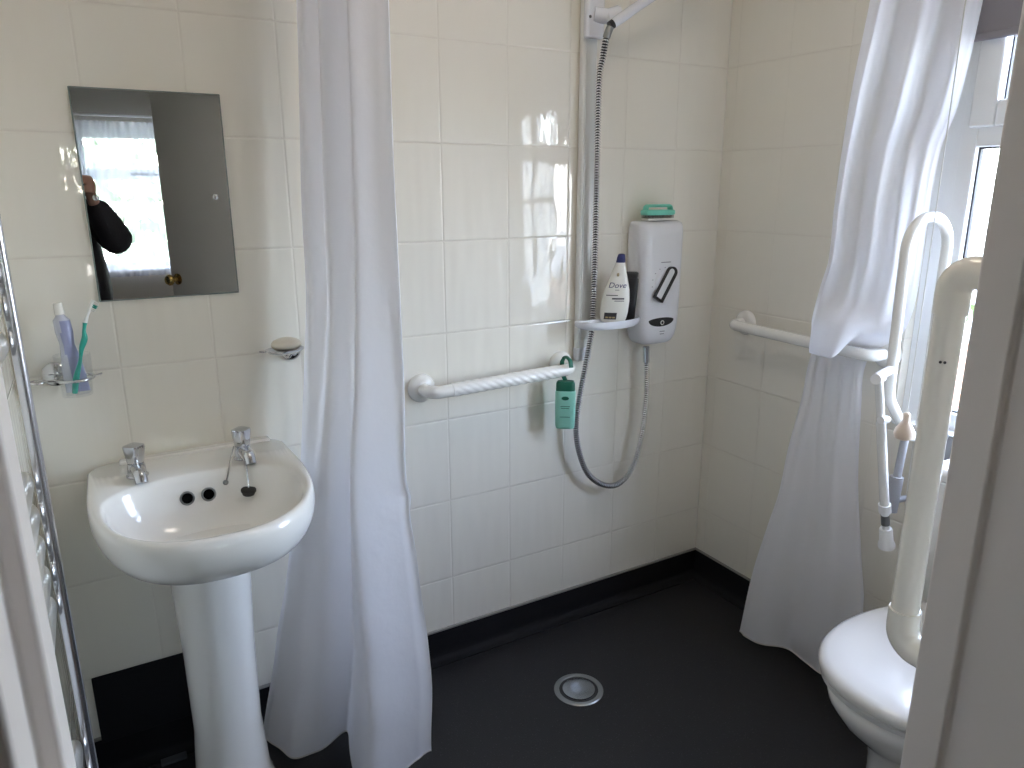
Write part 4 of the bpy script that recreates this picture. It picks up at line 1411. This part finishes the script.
# ------------------------------------------------------------------ fold-up toilet rail, raised, with its hanging leg
fr = thing('fold_up_rail', 'white fold-up support rail raised upright beside the window curtain', 'support rail', (-0.01, -0.80, 0.5))
RY = -0.830
loop = fillet([(-0.020, RY, 0.800), (-0.150, RY, 0.815), (-0.250, RY, 0.930), (-0.262, RY, 1.341), (-0.104, RY, 1.341), (-0.100, RY, 0.60), (-0.020, RY, 0.585)], 0.072, 12)
bm = BM()
tube(bm, loop, 0.0120, 20)
obj('loop_tube', bm, 'rail_plastic', fr)
bm = BM()
box(bm, -0.012, -0.0005, RY - 0.045, RY + 0.045, 0.50, 0.80)
for z in (0.585, 0.800):
    tube(bm, [(-0.012, RY, z), (-0.045, RY, z)], 0.022, 16)
tube(bm, [(-0.040, RY, 0.56), (-0.040, RY, 0.80)], 0.011, 12)
tube(bm, [(-0.158, RY + 0.002, 0.812), (-0.170, RY + 0.002, 0.700)], 0.0095, 12)
tube(bm, [(-0.170, RY + 0.002, 0.715), (-0.178, RY + 0.002, 0.625)], 0.0165, 14)
tube(bm, [(-0.176, RY + 0.002, 0.650), (-0.010, RY + 0.002, 0.640)], 0.008, 10)
obj('wall_bracket', bm, 'bracket_grey', fr)
LY = RY - 0.028
lt0, lt1 = Vector((-0.342, LY, 1.002)), Vector((-0.250, LY, 0.660))
ld = (lt1 - lt0).normalized()
bm = BM()
tube(bm, [lt0, lt0.lerp(lt1, 0.32), lt0.lerp(lt1, 0.34), lt1], [0.0090, 0.0090, 0.0108, 0.0108], 16)
leg = obj('leg', bm, 'rail_plastic', fr)
bm = BM()
tube(bm, [lt1, lt1 + ld * 0.062], 0.0092, 16)
obj('inner_tube', bm, 'white_plastic', leg)
bm = BM()
tube(bm, [lt1 - ld * 0.012, lt1 + ld * 0.010], 0.0142, 18)
obj('collar', bm, 'white_plastic', leg)
bm = BM()
tube(bm, [lt1 + ld * 0.018, lt1 + ld * 0.046], 0.0100, 18)
obj('size_band', bm, 'grey_rubber', leg)
bm = BM()
lathe(bm, [(0.0135, 0.0), (0.0150, 0.004), (0.0160, 0.036), (0.0195, 0.046), (0.0195, 0.054), (0.016, 0.056)], lt1 + ld * 0.058, ld, 20)
obj('foot', bm, 'white_plastic', leg)
for t, r in ((0.02, 0.0115), (0.31, 0.0085)):
    p = lt0.lerp(lt1, t)
    bm = BM()
    tube(bm, [p + Vector((-0.026, -0.010, 0.003)), p + Vector((0.024, 0.010, -0.003))] if t < 0.1 else [p + Vector((-0.018, -0.012, 0.003)), p + Vector((0.018, -0.004, -0.003))], r, 16)
    obj('pivot', bm, 'white_plastic', fr)
bm = BM()
q = lt0.lerp(lt1, 0.02)
tube(bm, [q + Vector((0.0, 0.006, 0)), q + Vector((0.086, 0.028, 0.004))], 0.0105, 14)
obj('clamp', bm, 'white_plastic', fr)

# ------------------------------------------------------------------ upright grab rail just inside the doorway
vg = thing('upright_grab_rail', 'thick cream upright grab rail just inside the right door jamb', 'grab rail', (-0.998, YD, 0.87), group=None)
VX, VY = -0.998, -1.358
bm = BM()
tube(bm, [(VX, VY, 0.893), (VX, VY, 1.268)], 0.0162, 28)
obj('tube', bm, 'cream_rail', vg)
for z, s in ((0.893, -1), (1.268, 1)):
    bm = BM()
    e = fillet([(VX, VY, z), (VX, VY, z + s * 0.048), (VX, YD + 0.012, z + s * 0.048)], 0.038, 12)
    tube(bm, e, 0.0185, 28)
    obj('elbow', bm, 'cream_rail', vg)
    bm = BM()
    flange(bm, (VX, YD, z + s * 0.048), (0, 1, 0))
    obj('wall_flange', bm, 'cream_rail', vg)
bm = BM()
d = (Vector((CAM_LOC.x, CAM_LOC.y, 0)) - Vector((VX, VY, 0))).normalized()
sd_ = Vector((-d.y, d.x, 0))
for k in (-1, 1):
    c = Vector((VX, VY, 1.215)) + sd_ * (0.0022 * k)
    lathe(bm, [(0.0016, 0.0162), (0.0016, 0.0174)], c, d, 10)
obj('marks', bm, 'print_dark', vg, smooth=False)

# ------------------------------------------------------------------ pull cord
pc = thing('pull_cord', 'thin pull cord with a pale acorn shaped handle beside the window', 'pull cord', (-0.285, -0.90, 0.85))
bm = BM()
tube(bm, [(-0.285, -0.90, 0.905), (-0.285, -0.90, ZC - 0.03)], 0.0014, 8)
obj('string', bm, 'cord', pc)
bm = BM()
lathe(bm, [(0.004, 0.918), (0.0075, 0.914), (0.0080, 0.899), (0.0125, 0.891), (0.0195, 0.879), (0.0220, 0.868), (0.0190, 0.858), (0.008, 0.853)], (-0.285, -0.90, 0), (0, 0, 1), 24)
obj('acorn_handle', bm, 'acorn', pc)
bm = BM()
lathe(bm, [(0.040, ZC - 0.001), (0.040, ZC - 0.022), (0.030, ZC - 0.034), (0.006, ZC - 0.040)], (-0.285, -0.90, 0), (0, 0, 1), 26)
obj('ceiling_switch', bm, 'white_plastic', pc)

# ------------------------------------------------------------------ chrome towel rail on wall_left
tw = thing('towel_rail', 'chrome ladder towel rail on the wall left of the basin', 'towel rail', (XL, -0.82, 0.12))
RX = -1.937
for y in (-0.585, -1.085):
    bm = BM()
    tube(bm, [(RX, y, 0.13), (RX, y, 1.42)], 0.0082, 24)
    obj('upright', bm, 'chrome_post', tw)
for z in [1.395, 1.345, 1.295, 1.245, 1.195, 0.983, 0.931, 0.881, 0.829, 0.776, 0.509, 0.457, 0.405, 0.353, 0.301, 0.20]:
    bm = BM()
    tube(bm, [(RX - 0.021, -0.570 - d, z) for d in (0, 0.002, 0.006, 0.013)] + [(RX - 0.021, -1.100 + d, z) for d in (0.013, 0.006, 0.002, 0)], [0.0065, 0.0138, 0.0178, 0.0190, 0.0190, 0.0178, 0.0138, 0.0065], 18, sq=(1.0, 0.62))
    obj('bar', bm, 'chrome_bar', tw)
for y in (-0.585, -1.085):
    for z in (0.25, 1.32):
        bm = BM()
        tube(bm, [(XL, y, z), (RX - 0.010, y, z)], 0.009, 14)
        lathe(bm, [(0.020, 0.0005), (0.020, 0.006), (0.012, 0.010)], (XL, y, z), (1, 0, 0), 20)
        obj('wall_mount', bm, 'chrome', tw)

# ------------------------------------------------------------------ the person holding the camera, seen in the mirror
def skin_eval(verts, edges, radii, root, sub=1):
    me = bpy.data.meshes.new('skeleton')
    me.from_pydata([Vector(v) for v in verts], edges, [])
    o = bpy.data.objects.new('skeleton', me)
    COL.objects.link(o)
    md = o.modifiers.new('skin', 'SKIN')
    md.use_smooth_shade = True
    md.branch_smoothing = 0.4
    for i, sv in enumerate(me.skin_vertices[0].data):
        r = radii[i]
        sv.radius = r if isinstance(r, tuple) else (r, r)
        sv.use_root = (i == root)
    if sub:
        s = o.modifiers.new('sub', 'SUBSURF')
        s.levels = s.render_levels = sub
    dg = bpy.context.evaluated_depsgraph_get()
    out = bpy.data.meshes.new_from_object(o.evaluated_get(dg))
    bpy.data.objects.remove(o)
    bpy.data.meshes.remove(me)
    return out

class Skel:
    def __init__(self):
        self.v, self.e, self.r, self.n = [], [], [], {}
    def add(self, name, p, r, parent=None):
        self.n[name] = len(self.v)
        self.v.append(p)
        self.r.append(r)
        if parent is not None:
            self.e.append((self.n[parent], self.n[name]))
    def mesh(self, root, sub=1):
        return skin_eval(self.v, self.e, self.r, self.n[root], sub)

HIPS = (-1.955, -2.16, 0.86)
SH_R, EL_R, WR_R = (-1.815, -2.130, 1.318), (-1.686, -2.020, 1.150), (-1.775, -1.925, 1.345)
SH_L, EL_L, WR_L = (-2.100, -2.125, 1.318), (-2.165, -1.985, 1.135), (-1.945, -1.905, 1.345)
S = Skel()
S.add('pelvis', HIPS, (0.135, 0.10))
S.add('waist', (-1.955, -2.16, 1.02), (0.125, 0.095), 'pelvis')
S.add('chest', (-1.955, -2.15, 1.22), (0.14, 0.10), 'waist')
S.add('collar', (-1.955, -2.13, 1.36), (0.085, 0.07), 'chest')
S.add('neck', (-1.95, -2.105, 1.43), 0.052, 'collar')
S.add('skull', (-1.945, -2.085, 1.52), 0.060, 'neck')
for sfx, sh, el, wr in (('r', SH_R, EL_R, WR_R), ('l', SH_L, EL_L, WR_L)):
    S.add('sh' + sfx, sh, 0.056, 'collar')
    S.add('el' + sfx, el, 0.040, 'sh' + sfx)
    S.add('wr' + sfx, wr, 0.027, 'el' + sfx)
for sfx, sx in (('r', 0.09), ('l', -0.09)):
    S.add('hip' + sfx, (HIPS[0] + sx, HIPS[1], 0.80), 0.085, 'pelvis')
    S.add('knee' + sfx, (HIPS[0] + sx * 1.1, HIPS[1] + 0.015, 0.47), 0.056, 'hip' + sfx)
    S.add('ankle' + sfx, (HIPS[0] + sx * 1.15, HIPS[1] - 0.02, 0.09), 0.036, 'knee' + sfx)
    S.add('toe' + sfx, (HIPS[0] + sx * 1.3, HIPS[1] + 0.15, 0.035), 0.030, 'ankle' + sfx)
# right hand: palm beside the camera body, fingers curled round its front edge
S.add('palmr', (-1.784, -1.898, 1.392), (0.030, 0.020), 'wrr')
S.add('knur', (-1.790, -1.880, 1.425), (0.034, 0.016), 'palmr')
for i, (dx, dz, ln) in enumerate(((0.004, 0.034, 1.0), (0.012, 0.014, 1.08), (0.014, -0.006, 1.0), (0.010, -0.024, 0.85))):
    b = Vector((-1.778 + dx, -1.868, 1.420 + dz))
    S.add('fr%da' % i, tuple(b), 0.0098, 'knur')
    S.add('fr%db' % i, tuple(b + Vector((-0.010 * ln, 0.024 * ln, 0.003))), 0.0092, 'fr%da' % i)
    S.add('fr%dc' % i, tuple(b + Vector((-0.034 * ln, 0.026 * ln, 0.002))), 0.0085, 'fr%db' % i)
    S.add('fr%dd' % i, tuple(b + Vector((-0.050 * ln, 0.020 * ln, 0.0))), 0.0075, 'fr%dc' % i)
S.add('tr1', (-1.802, -1.906, 1.405), 0.0115, 'palmr')
S.add('tr2', (-1.822, -1.906, 1.418), 0.0105, 'tr1')
S.add('tr3', (-1.840, -1.900, 1.424), 0.0090, 'tr2')
# left hand
S.add('palml', (-1.925, -1.895, 1.385), (0.030, 0.020), 'wrl')
S.add('knul', (-1.918, -1.880, 1.415), (0.032, 0.016), 'palml')
for i, (dx, dz, ln) in enumerate(((-0.004, 0.030, 1.0), (-0.010, 0.012, 1.08), (-0.012, -0.007, 1.0), (-0.008, -0.024, 0.85))):
    b = Vector((-1.920 + dx, -1.868, 1.408 + dz))
    S.add('fl%da' % i, tuple(b), 0.0098, 'knul')
    S.add('fl%db' % i, tuple(b + Vector((0.010 * ln, 0.024 * ln, 0.003))), 0.0092, 'fl%da' % i)
    S.add('fl%dc' % i, tuple(b + Vector((0.030 * ln, 0.024 * ln, 0.002))), 0.0085, 'fl%db' % i)
    S.add('fl%dd' % i, tuple(b + Vector((0.042 * ln, 0.018 * ln, 0.0))), 0.0075, 'fl%dc' % i)
S.add('tl1', (-1.908, -1.906, 1.395), 0.0115, 'palml')
S.add('tl2', (-1.893, -1.906, 1.402), 0.0105, 'tl1')
S.add('tl3', (-1.880, -1.900, 1.408), 0.0090, 'tl2')
me = S.mesh('pelvis')
bm = BM()
bm.from_mesh(me)
HC = Vector((-1.943, -2.075, 1.545))
ball(bm, HC, 0.074, 0.092, 0.108, 28)                                            # cranium
ball(bm, HC + Vector((0, 0.022, -0.055)), 0.058, 0.070, 0.062, 20)               # jaw
ball(bm, HC + Vector((0, 0.092, -0.022)), 0.013, 0.018, 0.024, 14)               # nose
ball(bm, HC + Vector((0, 0.083, 0.020)), 0.050, 0.012, 0.012, 14)                # brow
ball(bm, HC + Vector((0, 0.082, -0.064)), 0.022, 0.012, 0.007, 14)               # lips
ball(bm, HC + Vector((0, 0.075, -0.098)), 0.020, 0.016, 0.014, 14)               # chin
for s in (-1, 1):
    ball(bm, HC + Vector((s * 0.076, -0.004, -0.018)), 0.010, 0.020, 0.031, 14)  # ears
person = thing('person', 'person in a dark jacket raising a camera, reflected in the mirror', 'person', (-1.955, -2.16, 0))
body = obj('body', bm, 'skin', person, angle=180)
md = body.modifiers.new('merge', 'REMESH')
md.mode = 'VOXEL'
md.voxel_size = 0.0055
md.use_smooth_shade = True
sm = body.modifiers.new('smooth', 'SMOOTH')
sm.iterations = 4
for s in (-1, 1):
    bm = BM()
    ball(bm, HC + Vector((s * 0.031, 0.078, 0.002)), 0.0115, 0.0115, 0.0085, 16)
    e = obj('eye', bm, 'eye_white', person)
    bm = BM()
    ball(bm, HC + Vector((s * 0.031, 0.0875, 0.002)), 0.0048, 0.0025, 0.0048, 12)
    obj('iris', bm, 'hair', e)
bm = BM()
ball(bm, HC + Vector((0, -0.008, 0.012)), 0.081, 0.099, 0.107, 32)
bmesh.ops.delete(bm, geom=[v for v in bm.verts if (v.co.y > HC.y + 0.045 and v.co.z < HC.z + 0.070) or v.co.z < HC.z - 0.062 + 0.25 * max(0, v.co.y - HC.y)], context='VERTS')
ho_ = obj('hair', bm, 'hair', person, angle=180)
sd2 = ho_.modifiers.new('thick', 'SOLIDIFY')
sd2.thickness = 0.010
J = Skel()
J.add('hem', (-1.965, -2.16, 0.78), (0.25, 0.25))
J.add('waist', (-1.965, -2.16, 1.00), (0.24, 0.24), 'hem')
J.add('chest', (-1.965, -2.15, 1.20), (0.23, 0.23), 'waist')
J.add('collar', (-1.955, -2.13, 1.345), (0.105, 0.090), 'chest')
J.add('neck', (-1.95, -2.112, 1.405), 0.070, 'collar')
for sfx, sh, el, wr in (('r', SH_R, EL_R, WR_R), ('l', SH_L, EL_L, WR_L)):
    sh, el, wr = Vector(sh), Vector(el), Vector(wr)
    J.add('s' + sfx, tuple(sh), 0.076, 'collar')
    J.add('u' + sfx, tuple(sh.lerp(el, 0.5)), 0.066, 's' + sfx)
    J.add('e' + sfx, tuple(el), 0.074, 'u' + sfx)
    J.add('f' + sfx, tuple(el.lerp(wr, 0.45)), 0.068, 'e' + sfx)
    J.add('w' + sfx, tuple(el.lerp(wr, 1.06)), 0.046, 'f' + sfx)
bm = BM()
me = J.mesh('hem', 2)
bm.from_mesh(me)
obj('jacket', bm, 'jacket', person, angle=180)
T = Skel()
T.add('p', (-1.955, -2.16, 0.88), (0.145, 0.110))
for sfx, sx in (('r', 0.09), ('l', -0.09)):
    T.add('h' + sfx, (HIPS[0] + sx, HIPS[1], 0.78), 0.098, 'p')
    T.add('k' + sfx, (HIPS[0] + sx * 1.1, HIPS[1] + 0.012, 0.47), 0.076, 'h' + sfx)
    T.add('a' + sfx, (HIPS[0] + sx * 1.15, HIPS[1] - 0.018, 0.07), 0.064, 'k' + sfx)
bm = BM()
bm.from_mesh(T.mesh('p', 2))
obj('trousers', bm, 'trousers', person, angle=180)
for sx in (0.09, -0.09):
    bm = BM()
    x = HIPS[0] + sx * 1.2
    loft(bm, [[Vector((x + (sx * 0.25) * (yy + 0.04) + w * math.cos(a), HIPS[1] + yy, max(0.0, h * 0.5 + h * 0.5 * math.sin(a)))) for a in [2 * PI * k / 20 for k in range(20)]]
              for yy, w, h in ((-0.085, 0.018, 0.05), (-0.075, 0.036, 0.085), (-0.02, 0.040, 0.095), (0.05, 0.043, 0.078), (0.12, 0.047, 0.060), (0.175, 0.040, 0.046), (0.20, 0.018, 0.03))])
    obj('shoe', bm, 'shoe', person, angle=60)

cm = thing('compact_camera', 'small dark camera held in both hands, reflected in the mirror', 'camera', (-1.852, -1.868, 1.375))
bm = BM()
box(bm, -1.900, -1.802, -1.882, -1.858, 1.377, 1.435)
obj('camera_body', bm, 'camera_body', cm, bevel=0.005, seg=3)
bm = BM()
lathe(bm, [(0.0225, 0.0), (0.0225, 0.008), (0.0205, 0.009), (0.0205, 0.016), (0.0175, 0.0165)], (-1.842, -1.858, 1.4065), (0, 1, 0), 30)
le = obj('lens_barrel', bm, 'satin_steel', cm)
bm = BM()
lathe(bm, [(0.0165, 0.012), (0.0165, 0.0168), (0.010, 0.0172)], (-1.842, -1.858, 1.4065), (0, 1, 0), 26)
obj('lens', bm, 'lens_glass', le)
bm = BM()
tube(bm, [(-1.815, -1.870, 1.434), (-1.815, -1.870, 1.4385)], 0.006, 16)
obj('shutter_button', bm, 'satin_steel', cm)
